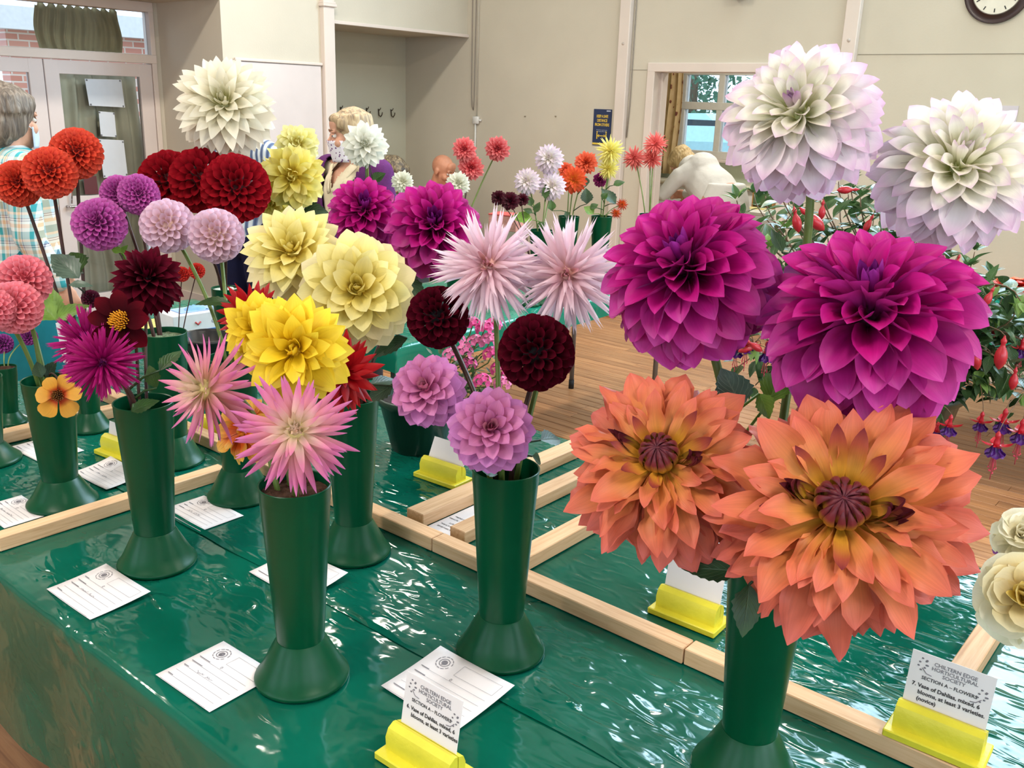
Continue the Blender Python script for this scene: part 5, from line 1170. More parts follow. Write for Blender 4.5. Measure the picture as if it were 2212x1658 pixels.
def hairm(name, c1, c2, c3):
    if name in MATS: return MATS[name]
    m, nt, b, ns, ls = newmat(name); tc = ns.new('ShaderNodeTexCoord'); mp = N(ns, 'ShaderNodeMapping'); mp.inputs['Scale'].default_value = (60, 60, 7); ls.new(tc.outputs['Object'], mp.inputs[0])
    nz = N(ns, 'ShaderNodeTexNoise', i_Scale=1.0, i_Detail=4.0, i_Distortion=.8); ls.new(mp.outputs[0], nz.inputs[0]); r = ramp(ns, [(.3, S(*c1)), (.5, S(*c2)), (.7, S(*c3))]); ls.new(nz.outputs['Fac'], r.inputs[0]); ls.new(r.outputs[0], b.inputs['Base Color'])
    b.inputs['Roughness'].default_value = .55; bp = N(ns, 'ShaderNodeBump', i_Strength=.7, i_Distance=.01); ls.new(nz.outputs['Fac'], bp.inputs['Height']); ls.new(bp.outputs[0], b.inputs['Normal']); MATS[name] = m; return m
def person(label, loc, rotz, J, HR, skin, hair, top, bottom, s=1.0, sleeve=1.0, girth=1.0, collar=None, skirt=False, hairfn=None, face=True, group=None, boxy=False):
    """J: joints in the person's frame (facing +Y); one continuous body mesh, clothing and hair are its parts"""
    t = thing('person', label, 'person', loc, rotz); J = {k: Vector(v) for k, v in J.items()}; g = girth
    b = MB(); C = J['head']
    head_parts(b, C, HR, s); limb(b, [C+HR @ Vector((0, -.02, -.06)), J['neck']], [.052*s, .056*s]); limb(b, [J['neck'], J['chest'], J['waist'], J['pelvis']], [.055, .12*g, .11*g, .13*g])
    for q in 'lr':
        sg = -1 if q == 'l' else 1
        limb(b, [J['neck']+Vector((0, 0, -.03)), J['sh_'+q], J['el_'+q], J['wr_'+q]], [.05, .052, .038, .026]); fd = (J['wr_'+q]-J['el_'+q]); hand(b, J['wr_'+q], fd, sg, Vector((-sg, .2, -.2)), s)
        limb(b, [J['pelvis']+Vector((sg*.05, 0, 0)), J['hip_'+q], J['kn_'+q], J['an_'+q]], [.09, .085*g, .055, .038]); fo = J['an_'+q]; b.ell(fo+Vector((0, .06, -.035)), (.04, .12, .035), 12, 8)
    bm_ = remesh(b, .0065, 'body', skin, 3, .5); body = link('body', bm_, t)
    tm = MB(); limb(tm, [J['neck']+Vector((0, 0, -.035)), J['chest'], J['waist'], J['pelvis']+Vector((0, 0, .02 if not skirt else -.06))], [.085, .148*g, .142*g, .160*g] if not boxy else [.10, .160, .172, .182], 16)
    for sh in ('sh_l', 'sh_r'): limb(tm, [J['chest']+Vector((0, 0, .06)), J[sh]], [.12*g, .068])
    for q in 'lr':
        e = J['el_'+q].lerp(J['wr_'+q], sleeve*.92); limb(tm, [J['sh_'+q], J['el_'+q], e], [.070, .058, .046])
    tb = link('top', remesh(tm, .011, 'top', top, 5), t)
    bt = MB()
    if skirt:
        P0 = J['pelvis']; bt.lathe([(0, .14), (.13*g, .14), (.165*g, .02), (.19*g, -.12), (.215*g, -.34), (.235*g, -.55), (.22*g, -.55), (0, -.5)], 28, (P0.x, P0.y, P0.z)); bt.V = [Vector((v.x, P0.y+(v.y-P0.y)*.82, v.z)) for v in bt.V]
    else:
        limb(bt, [J['pelvis']+Vector((0, 0, .05)), J['pelvis']], [.145*g, .155*g])
        for q in 'lr': limb(bt, [J['hip_'+q], J['kn_'+q], J['an_'+q]+Vector((0, 0, .02))], [.112*g, .078, .062])
    link('skirt' if skirt else 'trousers', remesh(bt, .012, 'bottom', bottom, 4), t)
    sh = MB()
    for q in 'lr': f_ = J['an_'+q]; sh.ell(f_+Vector((0, .065, -.040)), (.047, .135, .043), 14, 9)
    for q in 'lr': f_ = J['an_'+q]; MB().ell(f_+Vector((0, .065, -.040)), (.047, .135, .043), 14, 9).obj('shoe', plain('shoe_dark', S(40, 36, 36), .5), t)
    if face:
        for q in (-1, 1):
            c = C+HR @ (Vector((q*.031, .0785, .003))*s); ey = MB().ell(c, .0112*s, 12, 8).obj('eye', EYEW, body); MB().ell(c+HR @ (Vector((0, .0062, 0))*s), .0066*s, 10, 8).obj('iris', IRIS, body); MB().grid(lambda u, v: c+HR @ (Vector((.0128*math.sin((u-.5)*2.6), .0128*math.cos((u-.5)*2.6)*math.cos(.35+v*1.1), .0128*math.sin(.35+v*1.1)))*s), 8, 4).grid(lambda u, v: c+HR @ (Vector((.0126*math.sin((u-.5)*2.6), .0126*math.cos((u-.5)*2.6)*math.cos(.45+v*.9), -.0126*math.sin(.45+v*.9)))*s), 8, 4).obj('eyelid', skin, body)
            MB().tube([C+HR @ (Vector(v)*s) for v in ((q*.014, .094, .026), (q*.030, .092, .031), (q*.046, .082, .025))], [.003*s, .0034*s, .002*s], 6).obj('eyebrow', BROW, body)
    if hair:
        hb = MB()
        if hairfn: hairfn(hb, C, HR, s)
        link('hair', remesh(hb, .007, 'hair', hair, 3), t)
    return t, body, J, C
def stand(h, arms=None, **kw):
    k = h/1.62; d = dict(head=(0, .015, 1.497), neck=(0, -.01, 1.36), chest=(0, 0, 1.22), waist=(0, .0, 1.03), pelvis=(0, 0, .90), sh_l=(-.175, -.01, 1.315), sh_r=(.175, -.01, 1.315), el_l=(-.225, .0, 1.05), el_r=(.225, .0, 1.05), wr_l=(-.21, .14, .88), wr_r=(.21, .14, .88),
             hip_l=(-.095, 0, .86), hip_r=(.095, 0, .86), kn_l=(-.10, .02, .47), kn_r=(.10, .02, .47), an_l=(-.10, -.02, .085), an_r=(.10, -.02, .085)); d.update(kw); return {a: Vector(b)*k for a, b in d.items()}
def sit(hz, **kw):
    d = dict(head=(0, .10, hz), neck=(0, .03, hz-.14), chest=(0, 0, hz-.29), waist=(0, -.03, hz-.47), pelvis=(0, -.05, hz-.60), sh_l=(-.175, .01, hz-.20), sh_r=(.175, .01, hz-.20), el_l=(-.22, .12, hz-.44), el_r=(.22, .12, hz-.44), wr_l=(-.12, .33, hz-.42), wr_r=(.12, .33, hz-.42))
    zz = hz-.62; d.update(hip_l=(-.10, 0, zz), hip_r=(.10, 0, zz), kn_l=(-.12, .42, zz+.02), kn_r=(.12, .42, zz+.02), an_l=(-.12, .40, .085), an_r=(.12, .40, .085)); d.update(kw); return {a: Vector(b) for a, b in d.items()}
def rot3(yaw=0, pitch=0, roll=0): return (Matrix.Rotation(yaw, 3, 'Z') @ Matrix.Rotation(pitch, 3, 'X') @ Matrix.Rotation(roll, 3, 'Y'))
def bob(low=-.10, front=.05, vol=1.0):
    def f(hb, C, HR, s):
        def e(c, r): hb.ell(C+HR @ (Vector(c)*s), tuple(q*s for q in r), 16, 10, HR)
        e((0, -.020, .048), (.086*vol, .100*vol, .086*vol)); e((0, -.062, -.02), (.078*vol, .058*vol, .09)); e((0, -.058, low*.75), (.068*vol, .046*vol, .055)); e((0, .055, .078), (.062*vol, .040, .030))
        for q in (-1, 1): e((q*.066, -.02, .01), (.024*vol, .055, .075)); e((q*.060, .040, .060), (.024, .034, .034)); e((q*.070, -.04, low*.6), (.020*vol, .035, .055))
        for k in range(26): a = k*.24+.2; hb.tube([C+HR @ (Vector(v)*s) for v in ((.01*math.cos(a*3), -.03, .125*vol), (.07*math.cos(a)*vol, -.02+.085*math.sin(a)*vol, .09), (.090*math.cos(a)*vol, -.02+.10*math.sin(a)*vol if math.sin(a) < .3 else -.02+.1*math.sin(a), .03))], [.012, .012, .006], 6)
    return f
def facing(dx, dy): return math.atan2(-dx, dy)              # rotz that turns local +Y to (dx, dy)

# 1 plaid shirt, seen from behind at the porch end of the table
H = Dp(22, 260, 3.62); ang = facing(.18, .98)
HAIR1 = hairm('hair_grey_brown', (74, 62, 54), (112, 98, 86), (156, 142, 128))
J = stand(H.z/1.497*1.62, el_r=(.24, -.02, 1.05), wr_r=(.235, .08, .84)); hd = J['head']; Rz = Matrix.Rotation(ang, 3, 'Z'); loc = Vector((H.x, H.y, 0)) - Rz @ Vector((hd.x, hd.y, 0))
t, body, J, C = person('person with grey hair, plaid turquoise shirt and teal skirt beside the table end', loc, ang, J, rot3(.38), SKIN1, HAIR1, plaid('plaid_turquoise'), plain('skirt_teal', S(24, 116, 130), .8, .2, var=.15, scale=8, bump=.3, bscale=14), 1.0, .97, 1.05, skirt=True, hairfn=bob(-.035, .05, 1.14))
HRm = rot3(.38); mk_ = MB().grid(lambda u, v: C+HRm @ Vector((lerp(-.066, .066, u), .098-.9*(abs(u-.5)*2)**2*.062+.012*math.sin(PI*v)*(1-abs(2*u-1)), lerp(-.105, -.022, v))), 12, 8).obj('face_mask', plain('mask_lightblue', S(190, 206, 226), .7), t); mk_.modifiers.new('thickness', 'SOLIDIFY').thickness = .002
MB().tube([C+HRm @ Vector(v) for v in ((.064, .045, -.03), (.078, .0, .0), (.080, -.012, .012))], .0018, 5).obj('mask_loop', plain('loop_white', S(230, 230, 230), .7), t)
# 2 purple cardigan
H = Dp(755, 293, 4.40); ang = facing(.10, -.99); HR2 = rot3(-.62, -.05)
HAIR2 = hairm('hair_blonde_grey', (112, 94, 78), (170, 144, 110), (206, 182, 144))
J = stand(H.z/1.497*1.62); hd = J['head']; Rz = Matrix.Rotation(ang, 3, 'Z'); loc = Vector((H.x, H.y, 0)) - Rz @ Vector((hd.x, hd.y, 0))
CARD = plain('cardigan_purple', S(96, 44, 100), .85, .15, var=.1, scale=40, bump=.3, bscale=200)
t, body, J, C = person('person with short blonde hair and a patterned mask in a purple cardigan', loc, ang, J, HR2, SKIN1, HAIR2, CARD, plain('trousers_grey', S(70, 70, 78), .8), .98, 1.0, 1.05, hairfn=bob(-.05, .05, 1.02))
def cut_front(me, fn):
    bm = bmesh.new(); bm.from_mesh(me); bmesh.ops.delete(bm, geom=[f for f in bm.faces if fn(f.calc_center_median())], context='FACES'); bm.to_mesh(me); bm.free()
ch = J['chest']; nk = J['neck']
card = [o for o in t.children if o.name.startswith('top')][0]; card.name = 'cardigan'
cut_front(card.data, lambda c: c.y > .03 and abs(c.x) < .022+.10*clamp((c.z-(ch.z-.22))/.36)); card.modifiers.new('thickness', 'SOLIDIFY').thickness = -.006
blm = plain('blouse_cream', S(222, 206, 176), .8, bump=.2); bl = MB(); limb(bl, [nk+Vector((0, 0, -.03)), ch, J['waist'], J['pelvis']], [.075, .1445, .139, .15], 16); limb(bl, [J['sh_l']*.9+ch*.1, J['sh_r']*.9+ch*.1], [.06, .06])
bo = link('blouse', remesh(bl, .011, 'blouse', blm, 5), t); cut_front(bo.data, lambda c: c.y > .0 and abs(c.x) < (c.z-(ch.z+.015))*.42)
for q in (-1, 1): MB().grid(lambda u, v: Vector((q*lerp(.004+.050*u, .030+.060*u, v), ch.y+.152-.085*u**1.6-.012*v, lerp(ch.z+.0, ch.z+.128, u)-.012*v)), 8, 3).obj('collar', blm, t).modifiers.new('thickness', 'SOLIDIFY').thickness = .003
def floralmask():
    m, nt, b, ns, ls = newmat('mask_patterned'); tc = ns.new('ShaderNodeTexCoord'); v = N(ns, 'ShaderNodeTexVoronoi', i_Scale=70.0); ls.new(tc.outputs['Object'], v.inputs[0]); r = ramp(ns, [(.25, S(110, 60, 120)), (.34, S(232, 226, 236))]); ls.new(v.outputs['Distance'], r.inputs[0]); ls.new(r.outputs[0], b.inputs['Base Color']); b.inputs['Roughness'].default_value = .8; return m
mk_ = MB().grid(lambda u, v: C+HR2 @ Vector((lerp(-.066, .066, u), .110-.9*(abs(u-.5)*2)**2*.072-.02*(1-v)*1.2, lerp(-.118, -.018, v))), 12, 8).obj('face_mask', floralmask(), t); mk_.modifiers.new('thickness', 'SOLIDIFY').thickness = .002
# 3 bald man seated
H = Dp(957, 368, 7.35); ang = facing(.93, .10); HR3 = rot3(0, -.35)
J = sit(H.z); hd = J['head']; Rz = Matrix.Rotation(ang, 3, 'Z'); loc = Vector((H.x, H.y, 0)) - Rz @ Vector((hd.x, hd.y, 0))
CH = plain('chair_grey', S(90, 92, 96), .5)
def chair(loc, ang, zseat, label):
    t = thing('folding_chair', label, 'chair', loc, ang, 'chairs by the coat alcove'); MB().box((-.21, -.24, zseat-.03), (.21, .20, zseat), .008).obj('seat', CH, t, False); MB().box((-.21, -.27, zseat+.18), (.21, -.245, zseat+.42), .008).obj('backrest', CH, t, False)
    for x in (-.19, .19):
        MB().tube([(x, -.255, zseat+.42), (x, -.25, 0)], .011, 8).obj('leg', GREYLEG, t); MB().tube([(x, .18, zseat-.02), (x, .20, 0)], .011, 8).obj('leg', GREYLEG, t)
chair(loc, ang, J['pelvis'].z-.17, 'grey folding chair under the bald man by the alcove')
person('bald man looking down, seated by the coat alcove', loc, ang, J, HR3, SKIN2, None, plain('shirt_pink', S(206, 160, 150), .8, var=.06), plain('trousers_dark', S(54, 54, 62), .8), 1.0, 1.0, 1.05)
# 4 seated person with long brown hair
H = Dp(851, 374, 6.35); ang = facing(.93, .10); HR4 = rot3(0, -.5)
J = sit(H.z-.01); hd = J['head']; Rz = Matrix.Rotation(ang, 3, 'Z'); loc = Vector((H.x, H.y, 0)) - Rz @ Vector((hd.x, hd.y, 0))
chair(loc, ang, J['pelvis'].z-.17, 'grey folding chair under the long haired person')
def longhair(hb, C, HR, s):
    bob(-.16, .05, 1.0)(hb, C, HR, s)
    for q in (-1, 1): hb.tube([C+HR @ Vector(v) for v in ((q*.05, .03, .09), (q*.085, .02, .0), (q*.078, .03, -.10), (q*.06, .02, -.20))], [.02, .026, .026, .012], 8)
    hb.tube([C+HR @ Vector(v) for v in ((0, -.09, .0), (0, -.09, -.15), (0, -.08, -.28))], [.07, .065, .03], 12)
person('person with long brown hair bent over the work, seated by the coat alcove', loc, ang, J, HR4, SKIN1, hairm('hair_brown_streaked', (52, 42, 34), (96, 80, 60), (160, 140, 106)), plain('jumper_grey', S(120, 120, 126), .85), plain('trousers_dark', S(54, 54, 62)), .95, 1.0, 1.0, hairfn=longhair)
# 5 person in white bending in the kitchen
H = Dp(1474, 352, 7.55); ang = facing(-.93, .30); HR5 = rot3(0.2, -.9)
J = {a: Vector(b) for a, b in dict(head=(0, .46, 1.16), neck=(0, .36, 1.17), chest=(0, .22, 1.06), waist=(0, .06, .96), pelvis=(0, -.06, .86), sh_l=(-.165, .30, 1.07), sh_r=(.165, .30, 1.07), el_l=(-.21, .42, .92), el_r=(.21, .42, .92), wr_l=(-.16, .56, .90), wr_r=(.16, .56, .90),
     hip_l=(-.10, -.04, .85), hip_r=(.10, -.04, .85), kn_l=(-.11, .0, .47), kn_r=(.11, .0, .47), an_l=(-.11, -.04, .085), an_r=(.11, -.04, .085)).items()}
hd = J['head']; Rz = Matrix.Rotation(ang, 3, 'Z'); loc = Vector((H.x, H.y, 0)) - Rz @ Vector((hd.x, hd.y, 0)); dz = H.z-hd.z
for k_ in ('head', 'neck', 'chest', 'sh_l', 'sh_r', 'el_l', 'el_r', 'wr_l', 'wr_r'): J[k_].z += dz
J['waist'].z += dz*.6
person('person in a white coat bending forward inside the kitchen', loc, ang, J, HR5, SKIN1, hairm('hair_straw', (150, 124, 84), (196, 168, 116), (222, 200, 156)), plain('coat_white', S(226, 226, 222), .8, .2, var=.03, bump=.9, bscale=9), plain('coat_white', S(226, 226, 222)), 1.0, 1.0, 1.2, skirt=True, boxy=True, hairfn=bob(-.06, .05, 1.05))
# 6 striped shirt and navy trousers behind the tall white dahlia
H = Dp(520, 252, 4.75); ang = facing(-.3, .95)
J = stand(H.z/1.497*1.62); hd = J['head']; Rz = Matrix.Rotation(ang, 3, 'Z'); loc = Vector((H.x, H.y, 0)) - Rz @ Vector((hd.x, hd.y, 0))
person('person in a blue striped shirt and navy trousers behind the yellow dahlias', loc, ang, J, rot3(.2), SKIN2, hairm('hair_dark_grey', (60, 58, 58), (100, 98, 96), (140, 138, 134)), striped('shirt_striped'), plain('trousers_navy', S(26, 30, 62), .8, .2, var=.1), 1.0, .5, 1.0, hairfn=bob(-.02, .05, .94))

# ---------------------------------------------------------------- tables farther off
PLAS2 = plastic('table_cover_turquoise', (16, 108, 88), (28, 128, 106), .6)
def far_table(label, label2, x0, x1, y0, y1, legs=None):
    trestle(label, x0+.03, x1-.03, y0+.03, y1-.03, group='folding show tables', legs=legs, bar=False)
    cover('plastic_cover', label2, x0, x1, y0, y1, front=.10, back=.10, left=.10, right=.10, seed=int(x0*10), mat=PLAS2, step=.05)
far_table('folding table carrying the coral, lilac and yellow dahlias', 'turquoise green plastic cover under the coral and lilac dahlias', -3.06, -2.30, 2.15, 4.20, legs=(-2.95, -2.41))
far_table('folding table by the end wall with the red dish', 'turquoise green plastic cover under the dish of red flowers', -1.70, .70, 4.20, 5.35)
far_table('small folding table with the box of gloves', 'green plastic cover under the box of gloves', -3.44, -2.80, 1.58, 2.06)

# ---------------------------------------------------------------- background blooms (their petals are a few pixels each)
def bgdeco(key, stops, core, N=80, W=.3, prof='ovate', th1=135, outb=-.3, ruff=.1):
    m = petal_mat('petal_'+key, stops, .25, .5, .1); return deco_style(key, [m]*3, core, N, W=W, prof=prof, th=(5, th1), outb=outb, ruff=ruff, q=BGq)
def bgcactus(key, stops, core, N=90, W=.08): m = petal_mat('petal_'+key, stops, .25, .5, .1); return cactus_style(key, [m]*3, core, N, W, q=BGq, th=(4, 150))
SAL = bgdeco('salmon', [(0, (180, 40, 60)), (.5, (222, 84, 90)), (1, (236, 140, 140))], (170, 40, 56), 110, W=.26, prof='acute', th1=150)
LIW = bgdeco('lilac_white', [(0, (226, 220, 190)), (.5, (236, 226, 226)), (1, (222, 200, 226))], (220, 206, 200), 100, W=.22, prof='acute', th1=145)
CWH = bgdeco('chalk_white', [(0, (226, 224, 190)), (1, (246, 246, 236))], (226, 224, 200), 90, W=.24, prof='acute', th1=140)
ORR = bgdeco('orange_red', [(0, (200, 60, 30)), (.5, (228, 92, 56)), (1, (236, 116, 84))], (190, 60, 36), 100, W=.25, prof='acute', th1=140)
FLM = bgdeco('flame', [(0, (226, 150, 40)), (.4, (232, 110, 50)), (1, (220, 60, 40))], (200, 90, 40), 80, W=.22, prof='acute', th1=140)
YCA = bgcactus('lemon_cactus', [(0, (226, 206, 70)), (1, (246, 238, 150))], (226, 206, 90), 110, .085)
CCA = bgcactus('coral_cactus', [(0, (206, 70, 70)), (1, (236, 124, 116))], (200, 76, 76), 110, .09)
OSP = bgcactus('rust_spiky', [(0, (206, 120, 30)), (.4, (206, 70, 24)), (1, (176, 36, 20))], (150, 60, 20), 60, .08)
MDK = bgdeco('deep_maroon', [(0, (30, 2, 12)), (1, (84, 8, 34))], (30, 2, 10), 60, W=.26)
MGB = bgdeco('plum', [(0, (90, 8, 60)), (1, (156, 36, 110))], (80, 6, 50), 70, W=.28)
GB = 'dahlias on the far table'
P = Zp(1300, 467, 1.04); make_vase('b1', P.x, P.y, label='green vase on the far table under the lemon spiky dahlias', group='green vases on the far table')
P = Zp(1170, 497, 1.04); make_vase('b2', P.x, P.y, label='green vase on the far table under the lilac-white dahlias', group='green vases on the far table')
P = Zp(1220, 470, 1.04); make_vase('b3', P.x-.02, P.y+.06, label='green vase on the far table under the orange-red dahlias', group='green vases on the far table')
make_vase('b4', -2.46, 4.02, label='green vase on the far table under the coral spiky dahlias', group='green vases on the far table')
make_vase('b5', -2.52, 2.68, s=.9, label='green vase on the far table under the salmon dahlias', group='green vases on the far table')
make_vase('b6', -2.62, 2.32, s=.95, label='green vase on the far table under the chalk-white dahlias', group='green vases on the far table')
make_vase('b7', -2.40, 3.02, s=.55, h=.2, label='small green vase on the far table with deep maroon dahlias', group='green vases on the far table')
def bgb(px, py, r, dep, face, st, label, vase, stem='stem', leaves=(), sr=.003): return bloom(px, py, r, dep, face, st, label, vase, stem, GB, leaves, sr, joined=True)
bloom(789, 312, 56, 3.18, (-.05, .2), WHITE_SMALL, 'chalk-white dahlia hiding part of the woman in the purple cardigan', 'b6', 'pale', GB, [(790, 395, 745, 425, 3.15, .4, LEAF, 0), (805, 392, 832, 372, 3.2, .45, LEAF, 0)], .0045, 98)
bgb(870, 392, 28, 3.30, (0, .3), CWH, 'chalk-white dahlia showing just above the purple-magenta ones', 'b6')
bgb(990, 396, 30, 3.35, (0, .3), CWH, 'chalk-white dahlia beside the salmon dahlias', 'b6')
bgb(1003, 322, 30, 3.62, (-.1, .2), SAL, 'salmon ball dahlia on a dark stem, upper of the touching pair', 'b5', 'dark')
bgb(1018, 361, 32, 3.66, (.1, .1), SAL, 'salmon ball dahlia on a dark stem, lower of the touching pair', 'b5', 'dark')
bgb(1075, 321, 31, 3.70, (.05, .2), SAL, 'salmon ball dahlia standing clear on a green stem', 'b5')
bgb(1186, 342, 36, 3.95, (0, .35), LIW, 'lilac-white dahlia standing highest of its three', 'b2', leaves=[(1178, 430, 1180, 395, 3.95, .25, LEAF, 0)])
bgb(1138, 391, 33, 3.92, (-.15, .35), LIW, 'lilac-white dahlia next to the deep maroon ones', 'b2', leaves=[(1148, 445, 1140, 422, 3.92, .4, LEAF, 0), (1155, 460, 1166, 435, 3.92, .3, LEAF, 0), (1150, 460, 1130, 450, 3.9, .35, LEAF, 0)])
bgb(1193, 401, 34, 3.97, (.05, .3), LIW, 'lilac-white dahlia next to the flame coloured one', 'b2', leaves=[(1150, 475, 1102, 465, 3.9, .35, LEAFL, 0), (1160, 490, 1182, 480, 3.9, .35, LEAF, 0)])
bgb(1266, 351, 28, 4.40, (0, .2), ORR, 'orange-red dahlia beside the lemon spiky ones', 'b3', leaves=[(1268, 400, 1262, 380, 4.35, .4, LEAFD, 0), (1268, 440, 1266, 405, 4.3, .4, LEAFD, 0)])
bgb(1239, 388, 34, 4.34, (0, .2), FLM, 'flame orange dahlia beneath the orange-red one', 'b3', leaves=[(1192, 455, 1190, 430, 4.3, .4, LEAF, 0), (1226, 470, 1222, 455, 4.3, .4, LEAFD, 0)])
bgb(1222, 366, 19, 4.45, (-.3, .4), ORR, 'small scarlet dahlia behind the flame orange one', 'b3')
bgb(1318, 326, 35, 4.40, (0, .1), YCA, 'lemon spiky dahlia in front of the blue poster', 'b1', leaves=[(1325, 400, 1350, 391, 4.4, .35, LEAF, 0), (1300, 430, 1313, 415, 4.4, .4, LEAF, 0), (1276, 450, 1292, 440, 4.4, .45, LEAF, 0), (1282, 462, 1262, 445, 4.4, .5, LEAFL, 0)])
bgb(1314, 364, 27, 4.44, (-.1, .1), YCA, 'lemon spiky dahlia beneath its twin', 'b1', leaves=[(1330, 440, 1300, 405, 4.42, .3, LEAFD, 0)])
bgb(1296, 388, 18, 4.55, (-.2, 0), MGB, 'plum coloured dahlia behind the lemon spiky ones', 'b1')
bgb(1416, 311, 30, 4.62, (.1, .2), CCA, 'coral spiky dahlia standing highest of its three', 'b4')
bgb(1370, 341, 29, 4.60, (-.1, .2), CCA, 'coral spiky dahlia nearest the pilaster', 'b4')
bgb(1408, 343, 27, 4.66, (.1, -.2), CCA, 'coral spiky dahlia turned away beneath the highest one', 'b4')
bgb(1077, 427, 19, 3.78, (-.2, .2), MDK, 'deep maroon dahlia on the side toward the salmon ones', 'b7', 'dark', sr=.002)
bgb(1102, 434, 23, 3.74, (0, .1), MDK, 'deep maroon dahlia in the middle of the small vase', 'b7', 'dark', sr=.002)
bgb(1129, 431, 16, 3.80, (.2, .1), MDK, 'deep maroon dahlia under the lilac-white ones', 'b7', 'dark', sr=.002)
bgb(1344, 441, 16, 4.50, (.1, .1), OSP, 'small rust coloured spiky dahlia by the pilaster, upper one', 'b1', sr=.002)
bgb(1331, 460, 15, 4.48, (0, .1), OSP, 'small rust coloured spiky dahlia by the pilaster, lower one', 'b1', sr=.002)

# ---------------------------------------------------------------- things on the far and side tables
t = thing('carton', 'pale carton with a red lid on the far table', 'box', (-2.78, 3.30, ZT), .2)
cm1 = plain('carton_grey', S(176, 160, 146), .6, var=.08); MB().box((-.07, -.05, 0), (.07, .05, .26), .003).obj('body', cm1, t, False); MB().box((-.072, -.052, .255), (.072, .052, .33), .003).obj('lid', plain('carton_red', S(206, 140, 130), .5, var=.25, scale=40), t, False)
MB().box((-.073, -.053, .322), (.073, .053, .331), .002).obj('lid_edge', plain('carton_red_edge', S(190, 70, 66), .5), t, False)
g = Zp(425, 722, ZT); t = thing('glove_box', 'white and blue box of disposable gloves on the side table', 'box', (g.x-.02, g.y+.02, ZT), PI/2-.08)
wb = plain('carton_white', S(226, 228, 236), .5); bb = plain('carton_blue', S(70, 130, 200), .5)
bx_ = MB().box((-.12, -.06, 0), (.12, .06, .085), .002).obj('carton', wb, t, False)
MB().box((-.121, -.0612, .001), (.121, .0, .026)).obj('blue_band', bb, t, False); MB().box((-.08, -.035, .0845), (.09, .04, .0885), .001).obj('opening_flap', plain('flap_lightblue', S(150, 180, 226), .5), t, False)
gl = MB().grid(lambda u, v: Vector((-.05+.08*u, -.03+.05*v, .088+.016*math.sin(PI*u)*math.sin(PI*v)+.006*noise.noise(Vector((u*6, v*6, 1))))), 10, 8).obj('glove', plain('glove_blue', S(120, 170, 220), .5), t)
o = link('printed_words', text_mesh('printed_words', 'GLOVES', .018, plain('ink_blue', S(70, 80, 120)), 0), t, (.02, -.0618, .045)); o.rotation_euler = (PI/2, 0, 0)
MB().tube([(-.04, -.0618, .055), (-.03, -.0618, .045), (-.02, -.0618, .055)], .003, 5).obj('red_mark', plain('ink_red', S(190, 60, 60)), t)
y = Zp(348, 702, ZT); yp = thing('yellow_form', 'yellow printed form lying on the side table', 'paper', (y.x, y.y, ZT+.001), .1)
MB().box((-.10, -.075, 0), (.10, .075, .0012)).obj('sheet', plain('paper_yellow', S(240, 222, 110), .6), yp, False)
ln = MB()
for k in range(6): ln.box((-.08, .05-k*.018, .0013), (.02+.04*(k % 3)*.5, .052-k*.018, .0016))
ln.obj('printed_lines', INK, yp, False)
P = Zp(125, 800, ZT); tag(MB().grid(lambda u, v: Vector((-.05+.10*u, .02*math.sin(PI*u)*v-.01*v, .13*v+.006*math.sin(9*u))), 8, 6).obj('paper_bag', plain('paper_white', S(236, 236, 244), .6)), 'crumpled white paper standing by the teal skirt', 'paper').location = (P.x-.02, P.y+.05, ZT)
P = Zp(450, 780, .80); t = thing('black_pot', 'black plastic pot behind the pink spiky dahlias', 'pot', (P.x, P.y, ZT)); MB().lathe([(0, .002), (.055, 0), (.062, .004), (.078, .135), (.084, .138), (.085, .148), (.080, .150), (.076, .145), (.06, .02), (0, .018)], 36).obj('body', plain('pot_black', S(26, 24, 26), .35), t)
MB().lathe([(0, .11), (.071, .112)], 24).obj('soil', plain('soil_dark', S(34, 22, 20), .95, bump=.8), t)
# dish of red flowers
P = Zp(2205, 640, ZT); t = thing('flower_dish', 'white dish of red and orange flower heads on the far table', 'dish', (P.x, P.y, ZT))
MB().lathe([(0, .004), (.10, 0), (.16, .02), (.19, .035), (.192, .039), (.16, .026), (.10, .008), (0, .01)], 40).obj('plate', plain('china_white', S(236, 234, 230), .25), t)
rm_ = [plain('petal_red_head', S(206, 50, 30), .5, var=.2), plain('petal_orange_head', S(226, 96, 40), .5, var=.2)]
for k in range(14):
    a = k*GA; r = .13*math.sqrt((k+.5)/14); mb = MB(); 
    for q in range(16): b = q*GA; L = .045; d = Vector((math.cos(b), math.sin(b), .9-q*.05)).normalized(); V, Fc, U = petal_geo('round', .4, [(0, .8), (1, .3)], [(0, .2), (1, -.3)], nu=2, nv=4); n_ = Vector((-d.x*d.z, -d.y*d.z, d.x*d.x+d.y*d.y)).normalized(); x_ = d.cross(n_); Mx = Matrix((x_*L, d*L, n_*L)).transposed().to_4x4(); mb.add([Mx @ v for v in V], Fc, U)
    o = mb.obj('flower_head', rm_[k % 2], t); o.location = (r*math.cos(a), r*math.sin(a), .035+.03*(1-r/.13))

